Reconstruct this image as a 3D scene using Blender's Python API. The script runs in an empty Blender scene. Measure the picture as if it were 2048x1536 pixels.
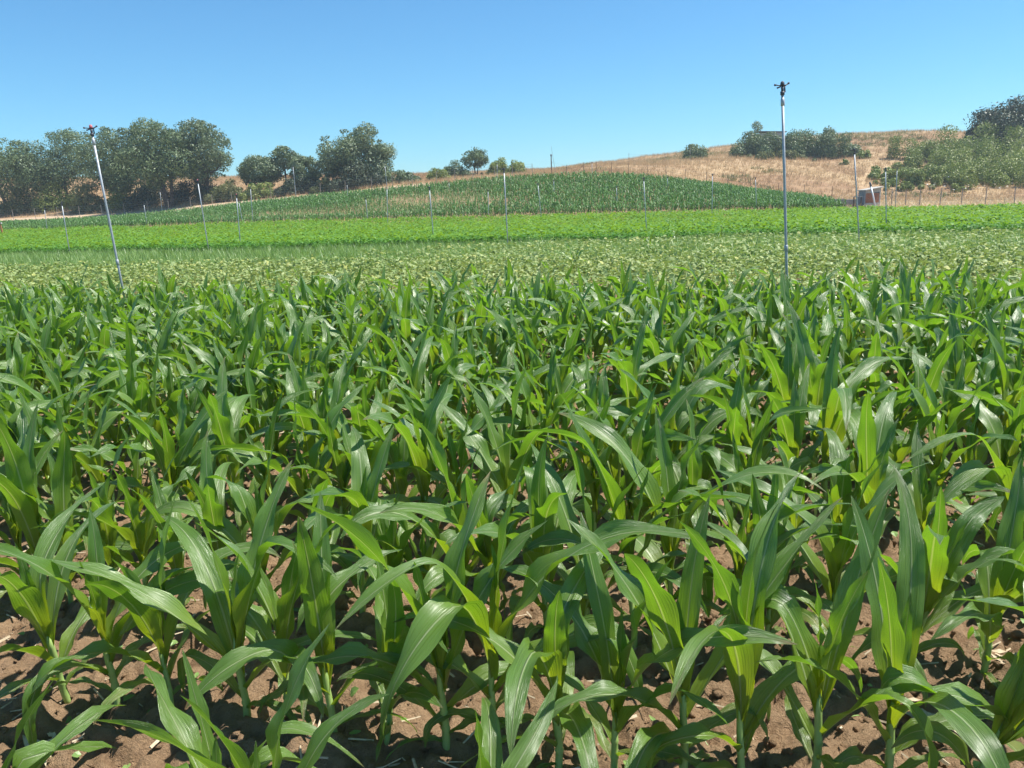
import bpy, math, random
import numpy as np
from mathutils import Matrix, Vector

scene = bpy.context.scene
COL = scene.collection
R = math.radians
rng = np.random.default_rng(7)
random.seed(7)

# ------------------------------------------------------------------ camera
F = 1547.0                      # focal length in photograph pixels (2048 wide)
CAM = np.array([0.0, 0.0, 1.7])
PITCH, ROLL = 13.38, -2.0
cam_d = bpy.data.cameras.new("camera")
cam_d.sensor_width = 36.0
cam_d.lens = 36.0 * F / 2048.0
cam_d.clip_start, cam_d.clip_end = 0.05, 12000.0
cam = bpy.data.objects.new("camera", cam_d)
COL.objects.link(cam)
MC = Matrix.Rotation(R(90 - PITCH), 3, 'X') @ Matrix.Rotation(R(ROLL), 3, 'Z')
cam.matrix_world = Matrix.Translation(Vector(CAM)) @ MC.to_4x4()
scene.camera = cam
MCN = np.array(MC)

# ------------------------------------------------------------------ light
SUN_EL, SUN_AZ = 62.0, 82.0      # azimuth clockwise from +Y (straight ahead)
world = bpy.data.worlds.new("World")
scene.world = world
world.use_nodes = True
wn = world.node_tree.nodes
wl = world.node_tree.links
wn.clear()
sky = wn.new("ShaderNodeTexSky")
sky.sky_type = 'NISHITA'
sky.sun_disc = False
sky.sun_elevation = R(SUN_EL)
sky.sun_rotation = R(SUN_AZ)
sky.altitude = 3000
sky.air_density = 1.5
sky.dust_density = 0.0
sky.ozone_density = 10.0
bg = wn.new("ShaderNodeBackground")
bg.inputs[1].default_value = 0.090
wo = wn.new("ShaderNodeOutputWorld")
tint = wn.new("ShaderNodeMix"); tint.data_type = 'RGBA'; tint.blend_type = 'MULTIPLY'
tint.inputs[0].default_value = 1.0; tint.inputs[7].default_value = (0.69, 1.03, 1.03, 1)
wl.new(sky.outputs[0], tint.inputs[6])
wl.new(tint.outputs[2], bg.inputs[0])
wl.new(bg.outputs[0], wo.inputs[0])

sun_d = bpy.data.lights.new("sun", 'SUN')
sun_d.energy = 5.0
sun_d.angle = R(0.53)
sun_d.color = (1.0, 0.95, 0.87)
sun = bpy.data.objects.new("sun", sun_d)
COL.objects.link(sun)
sd = Vector((math.sin(R(SUN_AZ)) * math.cos(R(SUN_EL)), math.cos(R(SUN_AZ)) * math.cos(R(SUN_EL)), math.sin(R(SUN_EL))))
sun.rotation_euler = (-sd).to_track_quat('-Z', 'Y').to_euler()
sun.location = (0, 0, 60)

scene.view_settings.view_transform = 'Standard'
scene.view_settings.look = 'None'
scene.view_settings.exposure = 0.78
scene.view_settings.gamma = 1.0
scene.view_settings.use_curve_mapping = False
scene.render.engine = 'CYCLES'
scene.cycles.max_bounces = 8
scene.cycles.transmission_bounces = 4
scene.cycles.diffuse_bounces = 4
scene.cycles.transparent_max_bounces = 6
scene.cycles.sample_clamp_indirect = 6

# ------------------------------------------------------------------ helpers
def ray(px, py):
    d = MCN @ np.array([(px - 1024) / F, (768 - py) / F, -1.0])
    return d
ROWK = 0.22                       # the crop rows: y + ROWK*x = constant
def at_v(px, py, v):
    d = ray(px, py)
    return CAM + d * (v / (d[1] + ROWK * d[0]))
def project(P):
    P = np.asarray(P, float)
    q = (P - CAM) @ MCN
    w = np.maximum(-q[..., 2], 1e-4)
    return 1024 + F * q[..., 0] / w, 768 - F * q[..., 1] / w, -q[..., 2]

def tag(o, label=None, cat=None, group=None, kind=None):
    if label: o["label"] = label
    if cat: o["category"] = cat
    if group: o["group"] = group
    if kind: o["kind"] = kind
    return o
def link(name, data, parent=None, loc=None):
    o = bpy.data.objects.new(name, data)
    COL.objects.link(o)
    if parent is not None: o.parent = parent
    if loc is not None: o.location = loc
    return o
def empty(name, loc, rz=0.0):
    o = link(name, None, None, loc)
    o.empty_display_size = 0.1
    o.rotation_euler = (0, 0, rz)
    return o
def fast_mesh(name, V, Fc, mat=None, smooth=False, attrs=None, uv=None):
    """V (n,3); Fc (m,k) all faces with k corners."""
    me = bpy.data.meshes.new(name)
    V = np.asarray(V, np.float32); Fc = np.asarray(Fc, np.int32)
    m, k = Fc.shape
    me.vertices.add(len(V)); me.vertices.foreach_set("co", V.ravel())
    me.loops.add(m * k); me.loops.foreach_set("vertex_index", Fc.ravel())
    me.polygons.add(m)
    me.polygons.foreach_set("loop_start", np.arange(0, m * k, k, dtype=np.int32))
    me.polygons.foreach_set("use_smooth", np.full(m, smooth))
    me.update(calc_edges=True)
    if attrs:
        for an, av in attrs.items():
            a = me.attributes.new(an, 'FLOAT', 'POINT')
            a.data.foreach_set("value", np.asarray(av, np.float32).ravel())
    if uv is not None:
        l = me.uv_layers.new(name="UVMap")
        l.data.foreach_set("uv", np.asarray(uv, np.float32)[Fc.ravel()].ravel())
    if mat: me.materials.append(mat)
    return me

class MB:
    """collects boxes and tubes into one mesh"""
    def __init__(s): s.v = []; s.f = []
    def add(s, V, Fc):
        b = len(s.v); s.v += [tuple(p) for p in V]; s.f += [tuple(b + i for i in f) for f in Fc]; return s
    def box(s, c, size, rz=0, M=None):
        sx, sy, sz = [q / 2 for q in size]
        P = [Vector((a * sx, b * sy, d * sz)) for d in (-1, 1) for a, b in ((-1, -1), (1, -1), (1, 1), (-1, 1))]
        rot = M if M is not None else Matrix.Rotation(rz, 3, 'Z')
        P = [rot @ p + Vector(c) for p in P]
        return s.add(P, [(3, 2, 1, 0), (4, 5, 6, 7), (0, 1, 5, 4), (1, 2, 6, 5), (2, 3, 7, 6), (3, 0, 4, 7)])
    def tube(s, pts, rad, n=8, cap=True):
        pts = [Vector(p) for p in pts]
        if not hasattr(rad, '__len__'): rad = [rad] * len(pts)
        V = []; Fc = []
        ref = None
        for i, p in enumerate(pts):
            t = (pts[min(i + 1, len(pts) - 1)] - pts[max(i - 1, 0)]).normalized()
            if ref is None: ref = t.orthogonal().normalized()
            a = (ref - t * ref.dot(t)).normalized(); b = t.cross(a); ref = a
            for k in range(n):
                an = 2 * math.pi * k / n
                V.append(p + (a * math.cos(an) + b * math.sin(an)) * rad[i])
        for i in range(len(pts) - 1):
            for k in range(n):
                Fc.append((i * n + k, i * n + (k + 1) % n, (i + 1) * n + (k + 1) % n, (i + 1) * n + k))
        if cap:
            Fc.append(tuple(range(n - 1, -1, -1))); Fc.append(tuple((len(pts) - 1) * n + k for k in range(n)))
        return s.add(V, Fc)
    def mesh(s, name, mat, smooth=False):
        me = bpy.data.meshes.new(name); me.from_pydata(s.v, [], s.f); me.update()
        if mat: me.materials.append(mat)
        if smooth: me.polygons.foreach_set("use_smooth", [True] * len(me.polygons))
        return me
    def build(s, name, mat, parent=None, smooth=False):
        return link(name, s.mesh(name, mat, smooth), parent)

# numpy noise
def _hash(ix, iy, seed):
    h = (ix.astype(np.int64) * 374761393 + iy.astype(np.int64) * 668265263 + seed * 1274126177) & 0xffffffff
    h = ((h ^ (h >> 13)) * 1274126177) & 0xffffffff
    h = (h ^ (h >> 16)) & 0xffffffff
    return h / 4294967295.0
def vnoise(x, y, seed=0):
    ix = np.floor(x); iy = np.floor(y); fx = x - ix; fy = y - iy
    fx = fx * fx * (3 - 2 * fx); fy = fy * fy * (3 - 2 * fy)
    ix = ix.astype(np.int64); iy = iy.astype(np.int64)
    a = _hash(ix, iy, seed); b = _hash(ix + 1, iy, seed); c = _hash(ix, iy + 1, seed); d = _hash(ix + 1, iy + 1, seed)
    return (a * (1 - fx) + b * fx) * (1 - fy) + (c * (1 - fx) + d * fx) * fy
def fbm(x, y, seed=0, oct=4):
    s = 0; a = 1; t = 0
    for i in range(oct):
        s = s + a * vnoise(x * 2 ** i + 17.3 * i, y * 2 ** i - 9.1 * i, seed + i); t += a; a *= 0.5
    return s / t
def lumps(x, y, cell, seed):
    """rounded clods: 1 at the middle of a clod, 0 outside"""
    gx = x / cell; gy = y / cell; ix = np.floor(gx).astype(np.int64); iy = np.floor(gy).astype(np.int64)
    best = np.zeros_like(gx)
    for dx in (-1, 0, 1):
        for dy in (-1, 0, 1):
            cx = ix + dx; cy = iy + dy
            px = cx + 0.1 + 0.8 * _hash(cx, cy, seed); py = cy + 0.1 + 0.8 * _hash(cx, cy, seed + 1)
            r = 0.25 + 0.55 * _hash(cx, cy, seed + 2)
            e = 0.6 + 0.8 * _hash(cx, cy, seed + 3)
            d2 = ((gx - px) ** 2 * e + (gy - py) ** 2 / e) / r ** 2
            best = np.maximum(best, np.sqrt(np.clip(1 - d2, 0, 1)) * (r / 0.8))
    return best

# ------------------------------------------------------------------ materials
def new_mat(name):
    m = bpy.data.materials.new(name); m.use_nodes = True
    nt = m.node_tree; nt.nodes.clear()
    out = nt.nodes.new("ShaderNodeOutputMaterial")
    return m, nt, out
def N(nt, t, **kw):
    n = nt.nodes.new(t)
    for k, v in kw.items(): setattr(n, k, v)
    return n
def ramp(nt, fac, stops, interp='LINEAR'):
    r = N(nt, "ShaderNodeValToRGB"); r.color_ramp.interpolation = interp
    e = r.color_ramp.elements
    while len(e) < len(stops): e.new(0.5)
    for i, (p, c) in enumerate(stops):
        e[i].position = p; e[i].color = (*c, 1) if len(c) == 3 else c
    nt.links.new(fac, r.inputs[0]); return r.outputs[0]
def math_n(nt, op, a, b=None, clamp=False):
    n = N(nt, "ShaderNodeMath", operation=op); n.use_clamp = clamp
    for i, q in enumerate((a, b)):
        if q is None: continue
        if isinstance(q, (int, float)): n.inputs[i].default_value = q
        else: nt.links.new(q, n.inputs[i])
    return n.outputs[0]
def mixc(nt, fac, a, b, mode='MIX'):
    n = N(nt, "ShaderNodeMix", data_type='RGBA', blend_type=mode)
    for i, q in ((0, fac), (6, a), (7, b)):
        if isinstance(q, (int, float)): n.inputs[i].default_value = q
        elif isinstance(q, tuple): n.inputs[i].default_value = (*q, 1)
        else: nt.links.new(q, n.inputs[i])
    return n.outputs[2]
def noise(nt, vec, scale, detail=4, rough=0.6, dist=0.0):
    n = N(nt, "ShaderNodeTexNoise"); n.inputs['Scale'].default_value = scale
    n.inputs['Detail'].default_value = detail; n.inputs['Roughness'].default_value = rough
    n.inputs['Distortion'].default_value = dist
    if vec is not None: nt.links.new(vec, n.inputs['Vector'])
    return n.outputs['Fac']
def bsdf(nt, color, rough=0.8, spec=0.3, normal=None, metallic=0.0):
    b = N(nt, "ShaderNodeBsdfPrincipled")
    for key, q in (('Base Color', color), ('Roughness', rough), ('Specular IOR Level', spec), ('Metallic', metallic)):
        if isinstance(q, (int, float)): b.inputs[key].default_value = q
        elif isinstance(q, tuple): b.inputs[key].default_value = (*q, 1)
        else: nt.links.new(q, b.inputs[key])
    if normal is not None: nt.links.new(normal, b.inputs['Normal'])
    return b.outputs[0]
def bump(nt, h, strength=0.5, dist=0.01):
    b = N(nt, "ShaderNodeBump"); b.inputs['Strength'].default_value = strength; b.inputs['Distance'].default_value = dist
    nt.links.new(h, b.inputs['Height']); return b.outputs[0]

def mat_maize():
    m, nt, out = new_mat("maize_leaf")
    uvn = N(nt, "ShaderNodeUVMap"); uvn.uv_map = "UVMap"
    sep = N(nt, "ShaderNodeSeparateXYZ"); nt.links.new(uvn.outputs[0], sep.inputs[0])
    u, v = sep.outputs[0], sep.outputs[1]
    rnd = N(nt, "ShaderNodeAttribute", attribute_name="rnd").outputs['Fac']
    young = N(nt, "ShaderNodeAttribute", attribute_name="young").outputs['Fac']
    mp = N(nt, "ShaderNodeCombineXYZ")
    nt.links.new(math_n(nt, 'MULTIPLY', u, 34.0), mp.inputs[0])
    nt.links.new(math_n(nt, 'MULTIPLY', v, 1.1), mp.inputs[1])
    nt.links.new(math_n(nt, 'MULTIPLY', rnd, 37.0), mp.inputs[2])
    veins = noise(nt, mp.outputs[0], 1.0, 3, 0.6)
    mp2 = N(nt, "ShaderNodeCombineXYZ")
    nt.links.new(math_n(nt, 'MULTIPLY', u, 1.6), mp2.inputs[0])
    nt.links.new(math_n(nt, 'MULTIPLY', v, 5.0), mp2.inputs[1])
    nt.links.new(math_n(nt, 'MULTIPLY', rnd, 91.0), mp2.inputs[2])
    blot = noise(nt, mp2.outputs[0], 1.0, 3, 0.6)
    # distance from midrib
    dm = math_n(nt, 'ABSOLUTE', math_n(nt, 'SUBTRACT', u, 0.5))
    ribw = math_n(nt, 'MULTIPLY_ADD', v, -0.030); ribw.node.inputs[2].default_value = 0.060
    rib = math_n(nt, 'SUBTRACT', 1.0, math_n(nt, 'DIVIDE', dm, ribw), clamp=True)
    rib = math_n(nt, 'MULTIPLY', math_n(nt, 'SMOOTH_MIN', rib, 0.45), 1.8, clamp=True)
    # yellower towards the sheath and in the young whorl
    ybase = ramp(nt, v, [(0.0, (1, 1, 1)), (0.16, (.85, .85, .85)), (0.42, (.16, .16, .16)), (0.7, (0, 0, 0))])
    yf = math_n(nt, 'MULTIPLY', ybase, young, clamp=True)
    base = mixc(nt, rnd, (0.080, 0.178, 0.028), (0.145, 0.265, 0.038))
    base = mixc(nt, math_n(nt, 'MULTIPLY', math_n(nt, 'SUBTRACT', veins, 0.35), 0.9, clamp=True), base, (0.190, 0.320, 0.070))
    base = mixc(nt, math_n(nt, 'MULTIPLY', math_n(nt, 'SUBTRACT', blot, 0.45), 0.8, clamp=True), base, (0.140, 0.235, 0.070))
    base = mixc(nt, yf, base, (0.26, 0.36, 0.030))
    base = mixc(nt, rib, base, (0.42, 0.52, 0.26))
    # dry pale specks
    tc = N(nt, "ShaderNodeTexCoord")
    spk = noise(nt, tc.outputs['Object'], 160.0, 2, 0.7)
    spk = math_n(nt, 'MULTIPLY', math_n(nt, 'SUBTRACT', spk, 0.70), 12.0, clamp=True)
    base = mixc(nt, math_n(nt, 'MULTIPLY', spk, 0.5), base, (0.38, 0.40, 0.25))
    # brown dry tips on some leaves
    dry = math_n(nt, 'MULTIPLY', math_n(nt, 'SUBTRACT', math_n(nt, 'ADD', v, math_n(nt, 'MULTIPLY', blot, 0.25)), 1.06), 14.0, clamp=True)
    dry = math_n(nt, 'MULTIPLY', dry, math_n(nt, 'GREATER_THAN', rnd, 0.55))
    old = math_n(nt, 'MULTIPLY', math_n(nt, 'LESS_THAN', young, 0.40), math_n(nt, 'MULTIPLY', math_n(nt, 'SUBTRACT', blot, 0.40), 2.5, clamp=True))
    base = mixc(nt, math_n(nt, 'MULTIPLY', old, 0.8), base, (0.38, 0.36, 0.12))
    base = mixc(nt, dry, base, (0.34, 0.25, 0.13))
    trans = mixc(nt, yf, (0.25, 0.50, 0.018), (0.80, 0.86, 0.02))
    trans = mixc(nt, veins, trans, mixc(nt, 0.35, trans, (0.08, 0.24, 0.01)))
    trans = mixc(nt, rib, trans, (0.50, 0.60, 0.12))
    rough = math_n(nt, 'MULTIPLY_ADD', veins, 0.30); rough.node.inputs[2].default_value = 0.17
    h = math_n(nt, 'ADD', math_n(nt, 'MULTIPLY', veins, 1.0), math_n(nt, 'MULTIPLY', rib, -0.8))
    nb = bump(nt, h, 1.0, 0.0045)
    pb = bsdf(nt, base, rough, 0.9, nb)
    pb.node.inputs['Coat Weight'].default_value = 0.30; pb.node.inputs['Coat Roughness'].default_value = 0.36
    tr = N(nt, "ShaderNodeBsdfTranslucent"); nt.links.new(trans, tr.inputs[0]); nt.links.new(nb, tr.inputs[1])
    mx = N(nt, "ShaderNodeMixShader"); mx.inputs[0].default_value = 0.40
    nt.links.new(pb, mx.inputs[1]); nt.links.new(tr.outputs[0], mx.inputs[2])
    nt.links.new(mx.outputs[0], out.inputs[0])
    return m
def mat_leafy(name, c1, c2, t1, tf=0.3, rough=0.5, spec=0.4, c3=None, patch=0.0, extra=()):
    """foliage coloured by a per-leaf random value and slow patches"""
    m, nt, out = new_mat(name)
    rnd = N(nt, "ShaderNodeAttribute", attribute_name="rnd").outputs['Fac']
    col = mixc(nt, rnd, c1, c2)
    if c3:
        k = math_n(nt, 'GREATER_THAN', rnd, 0.9)
        col = mixc(nt, k, col, c3)
    if patch > 0:
        geo = N(nt, "ShaderNodeNewGeometry")
        p = noise(nt, geo.outputs['Position'], patch, 3, 0.6)
        p = math_n(nt, 'MULTIPLY', math_n(nt, 'SUBTRACT', p, 0.35), 2.2, clamp=True)
        col = mixc(nt, p, mixc(nt, 0.55, col, c1), mixc(nt, 0.35, col, c2))
    for sc_, lo_, cc_ in extra:
        geo2 = N(nt, "ShaderNodeNewGeometry")
        p2 = math_n(nt, 'MULTIPLY', math_n(nt, 'SUBTRACT', noise(nt, geo2.outputs['Position'], sc_, 4, 0.65, 0.8), lo_), 9.0, clamp=True)
        col = mixc(nt, math_n(nt, 'MULTIPLY', p2, 0.75), col, cc_)
    pb = bsdf(nt, col, rough, spec)
    if tf > 0:
        tr = N(nt, "ShaderNodeBsdfTranslucent"); tr.inputs[0].default_value = (*t1, 1)
        mx = N(nt, "ShaderNodeMixShader"); mx.inputs[0].default_value = tf
        nt.links.new(pb, mx.inputs[1]); nt.links.new(tr.outputs[0], mx.inputs[2])
        nt.links.new(mx.outputs[0], out.inputs[0])
    else:
        nt.links.new(pb, out.inputs[0])
    return m
def mat_simple(name, c1, c2, scale=8.0, rough=0.8, spec=0.3, metallic=0.0, bs=0.3, bd=0.01, stretch=(1, 1, 1)):
    m, nt, out = new_mat(name)
    tc = N(nt, "ShaderNodeTexCoord"); mp = N(nt, "ShaderNodeMapping")
    mp.inputs['Scale'].default_value = stretch
    nt.links.new(tc.outputs['Object'], mp.inputs[0])
    n = noise(nt, mp.outputs[0], scale, 5, 0.65)
    f = math_n(nt, 'MULTIPLY', math_n(nt, 'SUBTRACT', n, 0.3), 2.4, clamp=True)
    nt.links.new(bsdf(nt, mixc(nt, f, c1, c2), rough, spec, bump(nt, n, bs, bd), metallic), out.inputs[0])
    return m
def mat_soil():
    m, nt, out = new_mat("clay_soil")
    geo = N(nt, "ShaderNodeNewGeometry"); P = geo.outputs['Position']
    n1 = noise(nt, P, 1.3, 4, 0.6); n2 = noise(nt, P, 14, 6, 0.7); n3 = noise(nt, P, 110, 4, 0.75)
    c = mixc(nt, math_n(nt, 'MULTIPLY', math_n(nt, 'SUBTRACT', n2, 0.3), 2.2, clamp=True), (0.260, 0.165, 0.094), (0.440, 0.300, 0.185))
    c = mixc(nt, math_n(nt, 'MULTIPLY', math_n(nt, 'SUBTRACT', n1, 0.45), 1.6, clamp=True), c, (0.280, 0.180, 0.104))
    c = mixc(nt, math_n(nt, 'MULTIPLY', math_n(nt, 'SUBTRACT', n3, 0.60), 4.0, clamp=True), c, (0.50, 0.37, 0.26))
    n4 = noise(nt, P, 42, 5, 0.75, 0.4)
    h = math_n(nt, 'ADD', math_n(nt, 'ADD', n2, n4), math_n(nt, 'MULTIPLY', n3, 0.5))
    nt.links.new(bsdf(nt, c, 0.95, 0.15, bump(nt, h, 1.0, 0.028)), out.inputs[0])
    return m
def mat_dry(name, a, b, c3, g=0.0):
    m, nt, out = new_mat(name)
    geo = N(nt, "ShaderNodeNewGeometry"); P = geo.outputs['Position']
    n1 = noise(nt, P, 0.09, 4, 0.6, 0.6); n2 = noise(nt, P, 1.1, 6, 0.7); n3 = noise(nt, P, 9, 4, 0.7)
    c = mixc(nt, math_n(nt, 'MULTIPLY', math_n(nt, 'SUBTRACT', n2, 0.3), 2.4, clamp=True), a, b)
    c = mixc(nt, math_n(nt, 'MULTIPLY', math_n(nt, 'SUBTRACT', n1, 0.45), 3.0, clamp=True), c, c3)
    at = N(nt, "ShaderNodeAttribute", attribute_name="trail").outputs['Fac']
    c = mixc(nt, math_n(nt, 'MULTIPLY', math_n(nt, 'SUBTRACT', noise(nt, P, 0.06, 4, 0.65, 0.8), 0.53), 7.0, clamp=True), c, (0.26, 0.155, 0.09))
    c = mixc(nt, at, c, (0.50, 0.375, 0.235))
    h = math_n(nt, 'ADD', n2, math_n(nt, 'MULTIPLY', n3, 0.4))
    nt.links.new(bsdf(nt, c, 0.95, 0.1, bump(nt, h, 0.8, 0.15)), out.inputs[0])
    return m

M = {}
M['maize'] = mat_maize()
M['soil'] = mat_soil()
M['stalk'] = mat_simple("maize_stalk", (0.22, 0.36, 0.08), (0.40, 0.52, 0.20), 14, 0.45, 0.4, bs=0.1, bd=0.002, stretch=(1, 1, 0.15))
M['straw'] = mat_simple("dry_straw", (0.36, 0.28, 0.18), (0.62, 0.53, 0.39), 40, 0.8, 0.2)
M['legume'] = mat_leafy("bean_leaf", (0.10, 0.19, 0.036), (0.52, 0.57, 0.24), (0.36, 0.50, 0.10), 0.22, 0.55, 0.4, c3=(0.58, 0.54, 0.14), patch=0.35)
M['blade'] = mat_leafy("onion_blade", (0.12, 0.24, 0.05), (0.36, 0.50, 0.18), (0.25, 0.45, 0.05), 0.28, 0.42, 0.5, patch=0.3)
M['bright'] = mat_leafy("parsley_leaf", (0.070, 0.195, 0.026), (0.215, 0.400, 0.050), (0.34, 0.56, 0.02), 0.30, 0.55, 0.25, patch=0.16)
M['brightd'] = mat_leafy("parsley_edge_leaf", (0.045, 0.155, 0.020), (0.14, 0.31, 0.04), (0.14, 0.34, 0.01), 0.26, 0.55, 0.25)
M['hillmaize'] = mat_leafy("hill_maize_leaf", (0.036, 0.118, 0.024), (0.15, 0.29, 0.075), (0.12, 0.28, 0.03), 0.20, 0.5, 0.35)
M['drygrass'] = mat_leafy("dry_grass", (0.36, 0.24, 0.125), (0.63, 0.48, 0.27), (0.55, 0.40, 0.24), 0.30, 0.8, 0.1, c3=(0.30, 0.18, 0.11), patch=0.11, extra=((0.06, 0.50, (0.29, 0.165, 0.09)), (0.13, 0.58, (0.68, 0.56, 0.34)), (0.25, 0.62, (0.25, 0.22, 0.10))))
M['pale'] = mat_leafy("straw_stubble", (0.60, 0.47, 0.30), (0.80, 0.67, 0.45), (0.5, 0.4, 0.2), 0.2, 0.8, 0.1, patch=0.2)
M['oak'] = mat_leafy("oak_leaf", (0.040, 0.075, 0.030), (0.21, 0.285, 0.125), (0.18, 0.24, 0.08), 0.22, 0.5, 0.5)
M['oakpale'] = mat_leafy("pale_oak_leaf", (0.065, 0.105, 0.048), (0.27, 0.34, 0.185), (0.18, 0.24, 0.08), 0.22, 0.5, 0.5)
M['oakdark'] = mat_leafy("shrub_leaf_dark", (0.030, 0.050, 0.028), (0.100, 0.130, 0.070), (0.05, 0.08, 0.02), 0.12, 0.5, 0.4)
M['bramble'] = mat_leafy("bramble_leaf", (0.13, 0.170, 0.035), (0.42, 0.46, 0.14), (0.20, 0.30, 0.05), 0.2, 0.5, 0.4, c3=(0.30, 0.24, 0.12), patch=0.4)
M['scrub'] = mat_leafy("scrub_leaf", (0.10, 0.13, 0.05), (0.27, 0.27, 0.12), (0.22, 0.24, 0.06), 0.2, 0.6, 0.3, c3=(0.40, 0.30, 0.17), patch=0.4)
M['flower'] = mat_leafy("white_umbel", (0.75, 0.74, 0.66), (0.85, 0.84, 0.80), (0.6, 0.6, 0.5), 0.2, 0.7, 0.2)
M['bark'] = mat_simple("bark", (0.045, 0.035, 0.028), (0.15, 0.12, 0.095), 9, 0.9, 0.2, bs=0.8, bd=0.05)
M['galv'] = mat_simple("galvanised_steel", (0.34, 0.37, 0.40), (0.50, 0.52, 0.54), 22, 0.55, 0.5, 0.45, bs=0.05)
M['dark'] = mat_simple("black_plastic", (0.05, 0.055, 0.075), (0.11, 0.11, 0.13), 30, 0.5, 0.4)
M['red'] = mat_simple("red_plastic", (0.42, 0.09, 0.11), (0.52, 0.15, 0.17), 30, 0.45, 0.5)
M['post'] = mat_simple("rusty_post", (0.07, 0.05, 0.04), (0.18, 0.14, 0.11), 20, 0.85, 0.2)
M['greypost'] = mat_simple("grey_fence_post", (0.20, 0.18, 0.16), (0.36, 0.33, 0.29), 20, 0.8, 0.2)
M['wood'] = mat_simple("orange_wood", (0.28, 0.12, 0.05), (0.42, 0.20, 0.09), 20, 0.8, 0.2)
M['wire'] = mat_simple("wire", (0.20, 0.19, 0.18), (0.32, 0.31, 0.30), 30, 0.5, 0.5, 0.6)
M['concrete'] = mat_simple("concrete", (0.33, 0.32, 0.29), (0.52, 0.50, 0.45), 6, 0.9, 0.2, bs=0.4)
M['grey'] = mat_simple("shaded_wall", (0.20, 0.23, 0.25), (0.28, 0.31, 0.33), 6, 0.6, 0.4, bs=0.1)  # shed's left wall: its shade is put into this darker blue-grey
M['brick'] = mat_simple("clay_brick", (0.33, 0.13, 0.08), (0.50, 0.23, 0.14), 11, 0.9, 0.2, bs=0.5)
M['white'] = mat_simple("white_pvc", (0.74, 0.74, 0.74), (0.82, 0.82, 0.81), 9, 0.4, 0.5, bs=0.05)
M['hill'] = mat_dry("dry_hillside", (0.34, 0.235, 0.135), (0.50, 0.37, 0.215), (0.27, 0.155, 0.095))
M['track'] = mat_dry("dirt_track", (0.42, 0.31, 0.205), (0.56, 0.43, 0.30), (0.46, 0.34, 0.23))
M['fieldfar'] = mat_dry("far_field_soil", (0.27, 0.19, 0.11), (0.38, 0.27, 0.16), (0.30, 0.25, 0.12))
M['roof'] = mat_simple("tin_roof", (0.16, 0.15, 0.14), (0.28, 0.26, 0.24), 6, 0.7, 0.3)

# ------------------------------------------------------------------ terrain
LEVELS = [
 (57, [(-300,470),(0,466),(500,452),(1000,440),(1500,428),(2048,418),(2350,410)]),
 (80, [(-300,460),(0,454),(250,441),(400,424),(500,413),(700,391),(850,377),(1000,360),(1100,356),(1200,351),(1300,358),(1400,372),(1500,390),(1600,405),(1742,409),(2048,409),(2350,402)]),
 (90, [(-300,446),(0,438),(250,425),(500,402),(780,374),(950,360),(1100,350),(1200,344),(1300,352),(1450,369),(1600,392),(1742,399),(1850,397),(2048,396),(2350,388)]),
 (110,[(-300,356),(0,358),(300,357),(500,355),(700,350),(830,347),(950,350),(1100,346),(1200,336),(1300,328),(1400,326),(1500,326),(1600,328),(1742,346),(1850,352),(2048,352),(2350,346)]),
 (150,[(-300,362),(0,364),(500,360),(830,352),(1000,348),(1100,342),(1200,330),(1300,315),(1400,302),(1500,290),(1600,274),(1700,266),(1800,262),(1900,260),(2048,264),(2350,258)]),
]
XG = np.arange(-260, 260.1, 1.0)
VG = np.concatenate([np.arange(-10, 260, 1.0)])
_lv = [-20, 46]; _lz = [np.zeros_like(XG), np.zeros_like(XG)]
for v, cps in LEVELS:
    pts = sorted([(q[0], q[2]) for q in (at_v(px, py, v) for px, py in cps)])
    xs = [p[0] for p in pts]; zs = [p[1] for p in pts]
    _lv.append(v); _lz.append(np.interp(XG, xs, zs))
_lv.append(400); _lz.append(_lz[-1] * 0.9)
_lz = np.array(_lz)
ZT = np.empty((len(VG), len(XG)))
for j in range(len(XG)): ZT[:, j] = np.interp(VG, _lv, _lz[:, j])
for _ in range(2):
    k = np.ones(5) / 5
    Zp = np.pad(ZT, ((2, 2), (2, 2)), mode='edge')
    Zp = np.apply_along_axis(lambda a: np.convolve(a, k, 'valid'), 0, Zp)
    ZT = np.apply_along_axis(lambda a: np.convolve(a, k, 'valid'), 1, Zp)
def gz(x, y):
    x = np.asarray(x, float); y = np.asarray(y, float); v = y + ROWK * x
    fx = np.clip(x - XG[0], 0, len(XG) - 1.001); fv = np.clip(v - VG[0], 0, len(VG) - 1.001)
    ix = fx.astype(int); iv = fv.astype(int); a = fx - ix; b = fv - iv
    z = (ZT[iv, ix] * (1 - a) + ZT[iv, ix + 1] * a) * (1 - b) + (ZT[iv + 1, ix] * (1 - a) + ZT[iv + 1, ix + 1] * a) * b
    und = np.clip((v - 84) / 20, 0, 1)
    z = z + und * (fbm(x * 0.09, y * 0.09, 3, 4) - 0.5) * 1.3
    far = np.clip((v - 260) / 2500, 0, 1)
    return z * (1 - far)
def ground_pt(px, v):
    """point on the terrain at photograph column px (at its own height) and row coordinate v"""
    py = 400.0
    for _ in range(12):
        p = at_v(px, py, v); z = float(gz(p[0], p[1]))
        q = np.array([p[0], p[1], z]); qx, qy, _w = project(q)
        py = float(qy)
    return q

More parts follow.
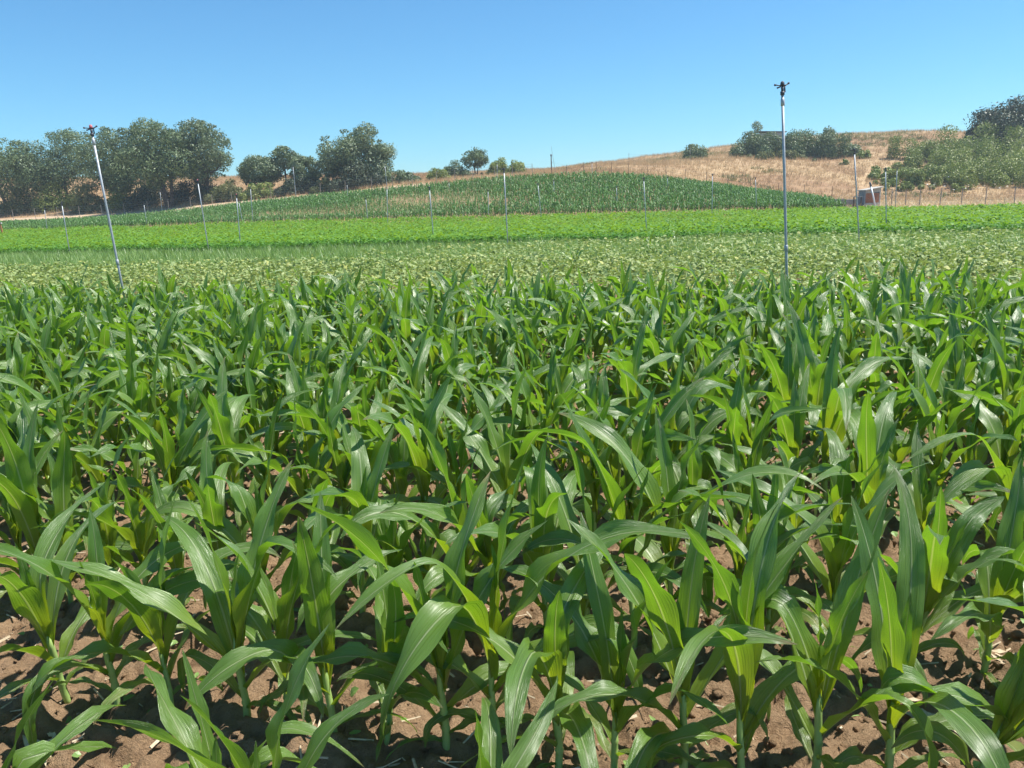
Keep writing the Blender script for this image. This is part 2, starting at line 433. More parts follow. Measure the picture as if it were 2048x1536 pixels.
# zones by line: the crops end at v<79.5 left of the shed
def build_terrain():
    xs = np.unique(np.concatenate([np.arange(-700, -200, 50), np.arange(-200, -110, 6), np.arange(-110, 90, 1.2), np.arange(90, 200, 6), np.arange(200, 701, 50)]))
    vs = np.unique(np.concatenate([np.arange(-60, -4, 8), np.arange(-4, 56, 2.0), np.arange(56, 165, 0.8), np.arange(165, 260, 5), np.arange(260, 801, 30)]))
    X, Vv = np.meshgrid(xs, vs); Y = Vv - ROWK * X
    Z = gz(X, Y)
    Z[Vv < 56] -= 0.0
    near = (Vv < 16) & (np.abs(X) < 16); Z[near] -= 0.12
    nx = len(xs)
    V = np.stack([X, Y, Z], -1).reshape(-1, 3)
    idx = np.arange(V.shape[0]).reshape(X.shape)
    Q = np.stack([idx[:-1, :-1], idx[:-1, 1:], idx[1:, 1:], idx[1:, :-1]], -1).reshape(-1, 4)
    cx = X[:-1, :-1].ravel(); cv = Vv[:-1, :-1].ravel()
    right = cx > 26
    zone = np.where(cv < 77.6 + 2.4 * np.clip((cx + 48) / 20, 0, 1), 0, np.where((cv < 88.5) & (cx < 2), 1, 2))
    zone = np.where((cv >= 62) & (cx > 18 + (80 - cv) * 0.25), 2, zone)
    # trail up the hill
    a = ground_pt(1722, 92); b = ground_pt(1736, 112); c = ground_pt(1775, 136)
    tr = np.zeros(len(V))
    for p, q in ((a, b), (b, c)):
        d = q[:2] - p[:2]; L2 = d @ d
        t = np.clip(((V[:, :2] - p[:2]) @ d) / L2, 0, 1)
        dist = np.linalg.norm(V[:, :2] - (p[:2] + t[:, None] * d), axis=1)
        tr = np.maximum(tr, np.clip(1.3 - dist / 0.40, 0, 1) * 0.18 * (0.5 + fbm(V[:, 0], V[:, 1], 8)))
    for zi, (nm, mt) in enumerate((("field_ground", M['fieldfar']), ("dirt_track", M['track']), ("dry_hill", M['hill']))):
        q = Q[zone == zi]
        used, inv = np.unique(q, return_inverse=True)
        me = fast_mesh(nm, V[used], inv.reshape(q.shape), mt, True, {'trail': tr[used]})
        tag(link(nm, me), kind='structure')
build_terrain()

def build_soil():
    xs = np.unique(np.round(np.concatenate([np.arange(-13, -2.6, 0.07), np.arange(-2.6, 2.6, 0.0165), np.arange(2.6, 10, 0.07)]), 4))
    ys = np.unique(np.round(np.concatenate([np.arange(-1, 1.4, 0.1), np.arange(1.4, 3.7, 0.0165), np.arange(3.7, 6, 0.035), np.arange(6, 14, 0.08)]), 4))
    X, Y = np.meshgrid(xs, ys)
    wx = X + 0.05 * fbm(X * 7, Y * 7, 31); wy = Y + 0.05 * fbm(X * 7, Y * 7, 47)
    Z = 0.050 * lumps(wx, wy, 0.17, 5) + 0.040 * lumps(wx, wy, 0.085, 9) + 0.026 * lumps(wx, wy, 0.045, 13)
    Z *= 0.35 + 1.3 * fbm(X * 2.3, Y * 2.3, 60)
    Z += 0.05 * (fbm(X * 1.4, Y * 1.4, 21) - 0.5) + 0.026 * (fbm(X * 22, Y * 22, 25, 3) - 0.5)
    v = Y + ROWK * X
    Z += 0.018 * np.cos(2 * np.pi * (v - 2.06) / 0.68) - 0.03
    V = np.stack([X, Y, Z], -1).reshape(-1, 3)
    idx = np.arange(V.shape[0]).reshape(X.shape)
    Q = np.stack([idx[:-1, :-1], idx[:-1, 1:], idx[1:, 1:], idx[1:, :-1]], -1).reshape(-1, 4)
    tag(link("soil", fast_mesh("soil", V, Q, M['soil'], True)), kind='structure')
    return xs, ys, Z
SX, SY, SZ = build_soil()
def sz(x, y):
    return SZ[np.clip(np.searchsorted(SY, y), 0, len(SY) - 1), np.clip(np.searchsorted(SX, x), 0, len(SX) - 1)]

# ------------------------------------------------------------------ maize
def leaf_geo(L, W, e0, droop, p, az, z0, r0, nseg=18, nc=4, wave=0.10, twist=0.0, bend=0.0, fold0=70, fold1=14, freq=3.2, ph=0.0, kink=None, rs=None):
    s = np.linspace(0, 1, nseg + 1) ** 0.92
    el = np.radians(e0 - droop * s ** p)
    if kink is not None:
        el = el - np.radians(kink[1]) / (1 + np.exp(-(s - kink[0]) * 40))
    el = np.maximum(el, np.radians(-86))
    a = az + bend * s ** 1.6
    ds = np.diff(s, prepend=0) * L
    T = np.stack([np.cos(el) * np.cos(a), np.cos(el) * np.sin(a), np.sin(el)], -1)
    C = np.cumsum(T * ds[:, None], 0) + np.array([math.cos(az) * r0, math.sin(az) * r0, z0])
    S = np.stack([-np.sin(a), np.cos(a), np.zeros_like(a)], -1)
    Nn = np.cross(T, S)
    tw = twist * s ** 1.5
    S2 = S * np.cos(tw)[:, None] + Nn * np.sin(tw)[:, None]
    N2 = -S * np.sin(tw)[:, None] + Nn * np.cos(tw)[:, None]
    w = W * np.where(s < 0.34, 0.42 + 0.58 * np.sin(np.clip(s / 0.34, 0, 1) * np.pi / 2) ** 1.2, 1.0) * np.where(s > 0.34, np.clip(1 - np.clip((s - 0.34) / 0.66, 0, 1) ** 2.2, 0, 1) ** 0.85, 1.0)
    w = np.maximum(w, 0.0012)
    fold = np.radians(fold1 + (fold0 - fold1) * np.exp(-s * 7.5))
    t = np.linspace(-1, 1, nc + 1)
    V = []; UV = []
    for j, tj in enumerate(t):
        sg = -1 if tj < 0 else 1
        wv = wave * w * abs(tj) ** 2 * np.sin(2 * np.pi * (freq * s + ph + (0.27 if sg > 0 else 0))) * np.clip(s * 5, 0, 1)
        V.append(C + S2 * (w / 2 * tj * np.cos(fold))[:, None] + N2 * (w / 2 * abs(tj) * np.sin(fold) + wv)[:, None])
        UV.append(np.stack([np.full_like(s, tj * 0.5 + 0.5), s], -1))
    V = np.stack(V, 1).reshape(-1, 3); UV = np.stack(UV, 1).reshape(-1, 2)
    idx = np.arange(len(V)).reshape(nseg + 1, nc + 1)
    Q = np.stack([idx[:-1, :-1], idx[:-1, 1:], idx[1:, 1:], idx[1:, :-1]], -1).reshape(-1, 4)
    return V, Q, UV

def plant_spec(r, vigor=1.0):
    """list of leaf parameters for one plant"""
    az = r.uniform(0, 2 * math.pi)
    base = [
     (0.025, .17, .026, 30, 105), (0.045, .25, .036, 42, 115), (0.075, .34, .048, 50, 118),
     (0.105, .44, .062, 58, 115), (0.140, .53, .072, 66, 110), (0.170, .60, .078, 75, 90),
     (0.200, .61, .079, 79, 68), (0.225, .57, .074, 83, 42), (0.240, .47, .058, 86, 22), (0.250, .30, .036, 87, 12)]
    out = []
    drop = r.random()
    for i, (z0, L, W, e0, dr) in enumerate(base):
        if i == 0 and drop < 0.4: continue
        a = az + (i % 2) * math.pi + r.gauss(0, 0.30) + i * 0.06
        k = r.uniform(0.86, 1.16)
        kink = None
        if 2 <= i <= 7 and r.random() < 0.32: kink = (r.uniform(0.42, 0.75), r.uniform(30, 85))
        out.append(dict(L=L * 1.05 * k * vigor, W=W * r.uniform(0.92, 1.20) * (0.6 + 0.4 * vigor), e0=e0 + r.gauss(0, 5), droop=dr * r.uniform(0.55, 1.35),
                        p=r.uniform(1.2, 2.3), az=a, z0=z0 * vigor * r.uniform(0.95, 1.05), r0=0.004,
                        wave=r.uniform(0.10, 0.28), twist=r.gauss(0, 0.7), bend=r.gauss(0, 0.5), freq=r.uniform(2.2, 4.2), ph=r.random(),
                        fold1=r.uniform(8, 24), kink=kink, young=min(1.0, 0.12 + i * 0.115), i=i))
    return out
def stalk_mb(h, r0):
    mb = MB(); pts = []; rad = []
    zs = [-0.03, 0.0, 0.03, 0.065, 0.072, 0.08, 0.12, 0.127, 0.134, 0.18, 0.22, h]
    for z in zs:
        k = z / h
        rr = r0 * (1.0 - 0.25 * k)
        if z in (0.072, 0.127): rr *= 1.22
        pts.append((0.004 * math.sin(z * 20), 0.003 * math.cos(z * 17), z)); rad.append(rr)
    rad[-1] *= 0.55
    return mb.tube(pts, rad, 10)
def leaf_mesh_of(sp, rv, hi=True):
    V, Q, UV = leaf_geo(sp['L'], sp['W'], sp['e0'], sp['droop'], sp['p'], sp['az'], sp['z0'], sp['r0'],
                        nseg=20 if hi else 9, nc=6 if hi else 2, wave=sp['wave'], twist=sp['twist'], bend=sp['bend'],
                        fold1=sp['fold1'], freq=sp['freq'], ph=sp['ph'], kink=sp['kink'])
    return V, Q, UV

NV = 30
HERO = {-0.93: {5: (180, 56, 52, .72), 6: (60, 74, 30, .62)}, -0.25: {4: (186, 62, 125, .56), 5: (20, 76, 50, .60)},
        0.10: {5: (168, 68, 95, .62), 4: (-80, 62, 120, .5)}, 0.46: {5: (22, 56, 18, .74), 6: (150, 74, 40, .62), 4: (195, 60, 110, .5)},
        1.03: {5: (-82, 78, 165, .60), 6: (100, 80, 30, .6)}, 1.42: {5: (8, 58, 52, .70), 4: (174, 62, 85, .62)},
        -0.62: {6: (-85, 84, 14, .62), 5: (95, 80, 30, .6)}, 0.84: {5: (120, 74, 70, .70), 6: (40, 70, 20, .66)}, -1.40: {5: (25, 68, 110, .62)}}
protos = []
for k in range(NV):
    r = random.Random(100 + k)
    vig = r.uniform(0.9, 1.1)
    sp = plant_spec(r, vig)
    leaves = []
    for s_ in sp:
        V, Q, UV = leaf_mesh_of(s_, 0)
        rv = r.random()
        leaves.append((fast_mesh("maize_leaf", V, Q, M['maize'], True, {'rnd': np.full(len(V), rv), 'young': np.full(len(V), s_['young'])}, UV), s_))
    protos.append((stalk_mb(0.29 * vig, r.uniform(0.0095, 0.0125)).mesh("maize_stalk", M['stalk'], True), leaves, sp, vig))

hero_of = {}
for hx, ov in HERO.items():
    r = random.Random(int(900 + hx * 100)); sp = plant_spec(r, 1.0); leaves = []
    for s_ in sp:
        if s_['i'] in ov:
            a_, e_, d_, l_ = ov[s_['i']]
            s_.update(az=math.radians(a_), e0=e_, droop=d_, L=l_, p=1.5, bend=0.1 * r.uniform(-1, 1), twist=0.35 * r.uniform(-1, 1), kink=None, W=.078)
        V, Q, UV = leaf_mesh_of(s_, 0); rv = r.random()
        leaves.append((fast_mesh("maize_leaf", V, Q, M['maize'], True, {'rnd': np.full(len(V), rv), 'young': np.full(len(V), s_['young'])}, UV), s_))
    hero_of[hx] = len(protos)
    protos.append((stalk_mb(0.29, .012).mesh("maize_stalk", M['stalk'], True), leaves, sp, 1.0))

_ones = ["", "first", "second", "third", "fourth", "fifth", "sixth", "seventh", "eighth", "ninth", "tenth", "eleventh", "twelfth", "thirteenth",
         "fourteenth", "fifteenth", "sixteenth", "seventeenth", "eighteenth", "nineteenth"]
_tens = {2: "twent", 3: "thirt", 4: "fort", 5: "fift", 6: "sixt", 7: "sevent"}
def ordinal(n):
    if n < 20: return _ones[n]
    t, o = divmod(n, 10)
    return _tens[t] + "ieth" if o == 0 else _tens[t] + "y-" + _ones[o]

def place_maize(x, y, z, k, rz, sc, tilt, label, group):
    st, leaves, sp, vig = protos[k]
    e = empty("maize_plant", (x, y, z), rz)
    e.rotation_euler = (tilt[0], tilt[1], rz); e.scale = (sc, sc, sc)
    tag(e, label, "maize plant", group)
    link("stalk", st, e)
    for me, s_ in leaves: link("leaf", me, e)
    return e

# all plant positions row by row; the nearest ones in view become things, the rest one mass
rows = []
front_x = {0: [-1.62, -1.40, -1.21, -0.93, -0.78, -0.62, -0.44, -0.25, -0.10, 0.10, 0.26, 0.46, 0.62, 0.84, 1.03, 1.22, 1.42, 1.62]}
for k in range(-1, 13):
    c = 2.06 + 0.68 * k
    r = random.Random(500 + k)
    if k in front_x: xs = list(front_x[k])
    else:
        x = -(c * 0.95 + 1.6); xs = []
        while x < c * 0.75 + 1.6:
            xs.append(x); x += (0.185 if k < 3 else 0.142) * r.uniform(0.65, 1.35)
    for x in xs:
        y = c - ROWK * x + r.gauss(0, 0.025)
        if y < 1.0 or (k == -1 and y < 1.32): continue
        if k == -1 and (r.random() < 0.30 or y < 1.42): continue
        if k == 0 and x in hero_of: rows.append((k, x, y, hero_of[x], 0.0, r.uniform(1.0, 1.12), (0.02, 0.0))); continue
        rows.append((k, x, y, r.randrange(NV), r.uniform(0, 6.283), r.uniform(0.86, 1.14) * (0.86 if k == -1 else 1.0), (r.gauss(0, 0.07), r.gauss(0, 0.07))))
cand = []
for i, q in enumerate(rows):
    k, x, y = q[:3]
    px, py, d = project(np.array([x, y, 0.45]))
    if d > 0.5 and -40 < px < 2088 and py < 1650: cand.append((math.hypot(x, y), i))
cand.sort()
VOL = [(1148, 17.0), (958, 13.0), (1283, 11.6), (1441, 27.0), (1300, 25.5), (541, 15.0), (83, 11.2), (1762, 14.5), (1352, 27.5), (1100, 15.5)]
chosen = set(i for _, i in cand[:300 - len(VOL)])
bytrow = {}
for i in chosen: bytrow.setdefault(rows[i][0], []).append(i)
rest = [i for i in range(len(rows)) if i not in chosen]
for k in sorted(bytrow):
    ids = sorted(bytrow[k], key=lambda i: rows[i][1])
    for n, i in enumerate(ids):
        _, x, y, pk, rz, sc, tl = rows[i]
        sp = protos[pk][2]
        lf = max(sp, key=lambda s: s['L'])
        a = (lf['az'] + rz) % (2 * math.pi)
        dr = ("to the right", "away", "to the left", "forward")[int(((a + math.pi / 4) % (2 * math.pi)) // (math.pi / 2))]
        h = protos[pk][3] * sc
        adj = "tall" if h > 1.10 else ("small" if h < 0.95 else "leafy")
        lab = f"{adj} maize plant, {ordinal(n + 1)} from left in {ordinal(k + 2)} row, longest leaf arching {dr}"
        place_maize(x, y, float(sz(x, y)) - 0.005, pk, rz, sc, tl, lab, "maize plants in the near field")

def joined(items, name, mat, hi=False):
    Vs, Qs, Us, Rs, Ys = [], [], [], [], []; b = 0
    for (x, y, z, pk, rz, sc, tl) in items:
        Mx = np.array(Matrix.Rotation(rz, 3, 'Z') @ Matrix.Rotation(tl[0], 3, 'X')) * sc
        for s_ in protos[pk][2]:
            if s_['i'] < 2: continue
            V, Q, UV = leaf_mesh_of(s_, 0, hi)
            Vs.append(V @ Mx.T + np.array([x, y, z])); Qs.append(Q + b); Us.append(UV); b += len(V)
            Rs.append(np.full(len(V), random.random())); Ys.append(np.full(len(V), s_['young']))
    return fast_mesh(name, np.concatenate(Vs), np.concatenate(Qs), mat, True, {'rnd': np.concatenate(Rs), 'young': np.concatenate(Ys)}, np.concatenate(Us))
me = joined([(rows[i][1], rows[i][2], 0.0, *rows[i][3:]) for i in rest], "maize_rows", M['maize'])
tag(link("maize_rows", me), "further rows of maize plants at the back of the near field", "maize", kind='stuff')

VOLL = ["lone upright maize plant standing in the middle of the pale bean field", "single maize plant just behind the near maize, left of centre",
 "maize plant with spreading leaves at the front edge of the bean field", "pair-leaved maize plant at the front edge of the bright green crop",
 "small maize plant beside the bright green crop, right of centre", "small lone maize plant in the bean field, left part",
 "maize plant poking above the near field beside the tall leaning pipe", "lone maize plant in the bean field right of the tall upright pipe",
 "small maize plant at the edge of the bright crop, near the shed side", "low maize plant between beans and onions, near the centre"]
for (px, v), lab in zip(VOL, VOLL):
    p = ground_pt(px, v)
    place_maize(p[0], p[1], p[2], random.randrange(NV), random.uniform(0, 6), random.uniform(0.8, 1.0), (0, 0), lab, "stray maize plants in the bean field")

# ------------------------------------------------------------------ scattered crops
def rotmats(yaw, tilt, tdir):
    """yaw about z then tilt by angle about the horizontal axis of direction tdir"""
    n = len(yaw)
    cz, sz_ = np.cos(yaw), np.sin(yaw); Z = np.zeros(n); O = np.ones(n)
    Rz = np.stack([cz, -sz_, Z, sz_, cz, Z, Z, Z, O], -1).reshape(n, 3, 3)
    ax = np.stack([-np.sin(tdir), np.cos(tdir), Z], -1)
    K = np.zeros((n, 3, 3)); K[:, 0, 1] = -ax[:, 2]; K[:, 0, 2] = ax[:, 1]; K[:, 1, 0] = ax[:, 2]; K[:, 1, 2] = -ax[:, 0]; K[:, 2, 0] = -ax[:, 1]; K[:, 2, 1] = ax[:, 0]
    c = np.cos(tilt)[:, None, None]; s = np.sin(tilt)[:, None, None]
    Rt = np.eye(3)[None] * c + s * K + (1 - c) * ax[:, :, None] * ax[:, None, :]
    return Rt @ Rz
def scatter_mesh(name, templates, P, scale, mat, tilt=0.3, rnd=None, zs=None, tilts=None, tdirs=None, seed=0, smooth=False):
    """templates: list of (V, Tris)"""
    g = np.random.default_rng(seed)
    n = len(P); ti = g.integers(0, len(templates), n)
    yaw = g.uniform(0, 6.283, n)
    tl = np.abs(g.normal(0, tilt, n)) if tilts is None else tilts
    td = g.uniform(0, 6.283, n) if tdirs is None else tdirs
    RM = rotmats(yaw, tl, td)
    if rnd is None: rnd = g.random(n)
    Vs, Fs, Rs = [], [], []; b = 0
    for k, (TV, TF) in enumerate(templates):
        m = np.where(ti == k)[0]
        if not len(m): continue
        TV = np.asarray(TV, float); TF = np.asarray(TF)
        W = np.einsum('nij,vj->nvi', RM[m], TV) * scale[m][:, None, None]
        if zs is not None: W[:, :, 2] *= zs[m][:, None]
        W += P[m][:, None, :]
        Vs.append(W.reshape(-1, 3)); nv = len(TV)
        Fs.append((TF[None] + (b + np.arange(len(m)) * nv)[:, None, None]).reshape(-1, TF.shape[1]))
        Rs.append(np.repeat(rnd[m], nv)); b += len(m) * nv
    return fast_mesh(name, np.concatenate(Vs), np.concatenate(Fs), mat, smooth, {'rnd': np.concatenate(Rs)})
def in_view(v0, v1, n, seed, margin=150, xr=None):
    """n random points of the strip v0..v1 that fall in view, even over the ground"""
    g = np.random.default_rng(seed); out = np.zeros((0, 3))
    while len(out) < n:
        v = g.uniform(v0, v1, 40000); hw = v1 * 0.95 + 3
        x = g.uniform(-hw, hw, 40000); y = v - ROWK * x; z = gz(x, y)
        P = np.stack([x, y, z], -1); px, py, d = project(P)
        P = P[(d > 1) & (px > -margin) & (px < 2048 + margin)]
        out = np.concatenate([out, P])
    return out[:n]

def blade_t(h, w, lean, n=3, spread=0.0, seed=0, simple=False):
    """tuft of n pointed blades, as triangle strips of two segments"""
    g = np.random.default_rng(seed); V = []; T = []
    for i in range(n):
        a = g.uniform(0, 6.283); l = lean * g.uniform(0.3, 1.5); hh = h * g.uniform(0.6, 1.1)
        bx, by = spread * g.normal(), spread * g.normal()
        s = np.array([-math.sin(a), math.cos(a), 0]) * w / 2; d = np.array([math.cos(a), math.sin(a), 0])
        b = np.array([bx, by, 0]); m = b + d * l * 0.35 * hh + np.array([0, 0, hh * 0.6]); t = b + d * l * hh + np.array([0, 0, hh * (1 - 0.25 * l)])
        o = len(V)
        if simple:
            V += [b - s, b + s, t]; T.append((o, o + 1, o + 2)); continue
        V += [b - s * 0.6, b + s * 0.6, m - s, m + s, t]
        T += [(o, o + 1, o + 3), (o, o + 3, o + 2), (o + 2, o + 3, o + 4)]
    return np.array(V), np.array(T)
def broad_t(w, l, cup, seed=0):
    """one broad folded leaf lying towards +x"""
    V = np.array([[0, 0, 0], [l * .35, -w / 2, cup * w], [l * .40, 0, 0.02 * l], [l * .35, w / 2, cup * w], [l, 0, -0.12 * l], [l * .75, -w * .36, cup * w * .5], [l * .75, w * .36, cup * w * .5]])
    T = np.array([(0, 1, 2), (0, 2, 3), (1, 5, 2), (2, 6, 3), (5, 4, 2), (2, 4, 6)])
    return V, T

# beans: broad pale leaves in a low canopy
nb = 62000
P = in_view(10.5, 19.5, nb, 1, 120)
vv = P[:, 1] + ROWK * P[:, 0]
hgt = 0.33 + 0.06 * fbm(P[:, 0] * .5, P[:, 1] * .5, 71) + 0.10 * np.cos(2 * np.pi * (vv + .25 * fbm(P[:, 0] * .8, vv, 5)) / 0.7)
g = np.random.default_rng(5)
P[:, 2] += hgt * (0.35 + 0.65 * np.sqrt(g.random(nb)))
kp = g.random(nb) < 0.55 + 0.45 * np.cos(2 * np.pi * vv / 0.7) + (fbm(P[:, 0] * .7, P[:, 1] * .7, 72) - .35)
P = P[kp]; nb = len(P)
me = scatter_mesh("bean_canopy", [broad_t(.070, .09, .18), broad_t(.055, .085, .30), broad_t(.08, .095, .08)], P, g.uniform(0.7, 1.25, nb), M['legume'], tilt=0.7, seed=2)
tag(link("bean_plants", me), "pale green broad-leaved bean crop behind the near maize", "bean crop", kind='stuff')
# onions and grassy weeds, thinning into the beans
nb = 21000
P = in_view(15.5, 30.0, nb, 3, 120)
vv = P[:, 1] + ROWK * P[:, 0]; g = np.random.default_rng(6)
keep = (fbm(P[:, 0] * .25, P[:, 1] * .5, 91) + (vv - 17.5) * 0.12 > 0.42); P = P[keep]; nb = len(P)
me = scatter_mesh("onion_tufts", [blade_t(.42, .030, .5, 5, .05, s, True) for s in range(5)], P, g.uniform(0.6, 1.15, nb), M['blade'], tilt=0.15, seed=4)
tag(link("onion_plants", me), "upright narrow-leaved onion crop between beans and bright crop", "onion crop", kind='stuff')
nb = 26000
P = in_view(19.5, 30.5, nb, 13, 120); g = np.random.default_rng(8)
vv = P[:, 1] + ROWK * P[:, 0]
keep = (fbm(P[:, 0] * .22 + 9, P[:, 1] * .5, 95) + np.clip(P[:, 0] / 35, -.25, .3) > 0.52); P = P[keep]; nb = len(P)
P[:, 2] += g.uniform(0.1, 0.32, nb)
me = scatter_mesh("bean_patches", [broad_t(.085, .12, .18), broad_t(.10, .12, .08)], P, g.uniform(0.8, 1.3, nb), M['legume'], tilt=0.45, seed=14)
tag(link("bean_patches", me), "bean patches mixed among the onion rows", "bean crop", kind='stuff')
# bright green crop
def feather_t(seed, h=.30):
    g = np.random.default_rng(seed); V = []; T = []
    for i in range(9):
        a = g.uniform(0, 6.283); r = g.uniform(.0, .17); z = h * g.uniform(.35, 1.0)
        c = np.array([math.cos(a) * r, math.sin(a) * r, z]); o = len(V)
        for q in range(3):
            b = a + q * 2.1 + g.uniform(-.4, .4)
            V.append(c + np.array([math.cos(b) * .056, math.sin(b) * .056, g.uniform(-.05, .05)]))
        T.append((o, o + 1, o + 2))
    return np.array(V), np.array(T)
nb = 42000
g = np.random.default_rng(9)
P = np.concatenate([in_view(29.5, 40, 24000, 21, 150), in_view(40, 56.5, 18000, 22, 150)])
hh = 0.62 + 0.5 * fbm(P[:, 0] * .18, P[:, 1] * .35, 55) + 0.55 * fbm(P[:, 0] * 1.1, P[:, 1] * 1.1, 56)
me = scatter_mesh("parsley_tufts", [feather_t(s) for s in range(6)], P, g.uniform(0.85, 1.2, nb) * hh, M['bright'], tilt=0.12, seed=23)
tag(link("parsley_plants", me), "vivid bright green feathery crop in a broad band across the field", "green crop", kind='stuff')
nb = 7000
P = in_view(27.6, 31.0, nb * 2, 24, 150); g = np.random.default_rng(10)
vv = P[:, 1] + ROWK * P[:, 0]; wob = 29.4 + 2.4 * (fbm(P[:, 0] * .25, P[:, 0] * 0, 58) - .5); P = P[np.abs(vv - wob) < 0.85][:nb]; nb = len(P)
me = scatter_mesh("parsley_edge", [feather_t(s, .36) for s in range(6)], P, g.uniform(0.75, 1.15, nb), M['brightd'], tilt=0.15, seed=25)
tag(link("parsley_edge_plants", me), "darker green plants along the near edge of the bright crop", "green crop", kind='stuff')

# maize on the mound behind, in rows
rowsv = np.arange(57.5, 79.8, 0.72); pts = []
g = np.random.default_rng(12)
XR = ground_pt(1610, 79)[0]; XR0 = ground_pt(1690, 58)[0]
for v in rowsv:
    xr = XR0 + (XR - XR0) * (v - 58) / 21
    x = np.arange(-72, xr, 0.14) + g.normal(0, .05, len(np.arange(-72, xr, 0.14)))
    pts.append(np.stack([x, v - ROWK * x + g.normal(0, .05, len(x))], -1))
P2 = np.concatenate(pts); P = np.concatenate([P2, gz(P2[:, 0], P2[:, 1])[:, None]], 1)
px, py, d = project(P); P = P[(px > -80) & (px < 2100)]; px, py, d = project(P)
vv = P[:, 1] + ROWK * P[:, 0]
spn = fbm(P[:, 0] * .10, vv * .20, 33, 3)
spot = np.exp(-((px - 620) / 190) ** 2 - ((vv - 62.5) / 4) ** 2) + np.exp(-((px - 850) / 120) ** 2 - ((vv - 68) / 5) ** 2) + .8 * np.exp(-((px - 360) / 120) ** 2 - ((vv - 68) / 6) ** 2) + .7 * np.exp(-((px - 80) / 120) ** 2 - ((vv - 62) / 6) ** 2)
keep = g.random(len(P)) > np.clip(spot * 0.62 + (spn - .66) * 2, 0, .66)
size = np.where(keep, 1, 1) * (1 - 0.45 * np.clip(spot, 0, 1))
keep &= (vv < 77.5 + 2.5 * np.clip((px - 350) / 200, 0, 1))
P = P[keep]; size = size[keep]
HM = []
for s in range(8):
    gg = np.random.default_rng(200 + s); V = []; T = []
    a0 = gg.uniform(0, 6.28)
    for i in range(6):
        a = a0 + (i % 2) * math.pi + gg.normal(0, .4); h0 = .12 + .07 * i; L = gg.uniform(.32, .50); w = .065; e = gg.uniform(.5, .85)
        d_ = np.array([math.cos(a), math.sin(a), 0]); s_ = np.array([-math.sin(a), math.cos(a), 0]) * w / 2
        b = np.array([0, 0, h0]); m = b + d_ * L * .3 + np.array([0, 0, L * e * .62]); t = b + d_ * L * .85 + np.array([0, 0, L * e * gg.uniform(.2, .8)])
        o = len(V); V += [b - s_ * .7, b + s_ * .7, m - s_, m + s_, t]; T += [(o, o + 1, o + 3), (o, o + 3, o + 2), (o + 2, o + 3, o + 4)]
    HM.append((np.array(V), np.array(T)))
me = scatter_mesh("hill_maize", HM, P, g.uniform(0.8, 1.15, len(P)) * size, M['hillmaize'], tilt=0.08, seed=26)
tag(link("hill_maize", me), "dark green maize covering the low mound in front of the fence", "maize", kind='stuff')
print("hill maize", len(P))

# dry grass on the banks and the hill
nb = 54000
P = in_view(84.5, 158, nb * 2, 31, 60); g = np.random.default_rng(15)
px, py, d = project(P); vv = P[:, 1] + ROWK * P[:, 0]
P = P[(vv > 89) | (P[:, 0] > -8)][:nb]
_a, _b, _c = ground_pt(1722, 92), ground_pt(1736, 112), ground_pt(1775, 136)
_k = np.ones(len(P), bool)
for _p, _q in ((_a, _b), (_b, _c)):
    _d = _q[:2] - _p[:2]; _t = np.clip(((P[:, :2] - _p[:2]) @ _d) / (_d @ _d), 0, 1)
    _k &= np.linalg.norm(P[:, :2] - (_p[:2] + _t[:, None] * _d), axis=1) > 0.16
P = P[_k]
me = scatter_mesh("dry_grass", [blade_t(.62, .050, .5, 5, .20, 40 + s, True) for s in range(6)], P, g.uniform(0.5, 1.1, len(P)), M['drygrass'], tilt=0.15, seed=32)
tag(link("dry_grass", me), "tall dry tan grass over the banks and the hillside", "dry grass", kind='stuff')
P = in_view(90, 150, 30000, 37, 60); P = P[(P[:, 0] > 0) & (fbm(P[:, 0] * .16, P[:, 1] * .10, 64) > .60)]; g = np.random.default_rng(19)
me = scatter_mesh("hill_weeds", [blade_t(.55, .13, .8, 6, .22, 80 + s, True) for s in range(5)], P, g.uniform(0.4, 1.1, len(P)), M['scrub'], tilt=0.3, seed=38)
tag(link("hill_weeds", me), "patches of olive green weeds among the dry grass of the hill", "weeds", kind='stuff')
P = in_view(62, 90, 26000, 33, 60); P = P[P[:, 0] > 20]; px, py, d = project(P); P = P[(px > 1655)]
vv = P[:, 1] + ROWK * P[:, 0]; g = np.random.default_rng(16)
me = scatter_mesh("straw_strip", [blade_t(.40, .075, .7, 4, .2, 60 + s, True) for s in range(5)], P, g.uniform(0.4, 1.0, len(P)), M['pale'], tilt=0.3, seed=34)
tag(link("straw_grass", me), "pale bleached grass strip between the bright crop and the hill fence", "dry grass", kind='stuff')

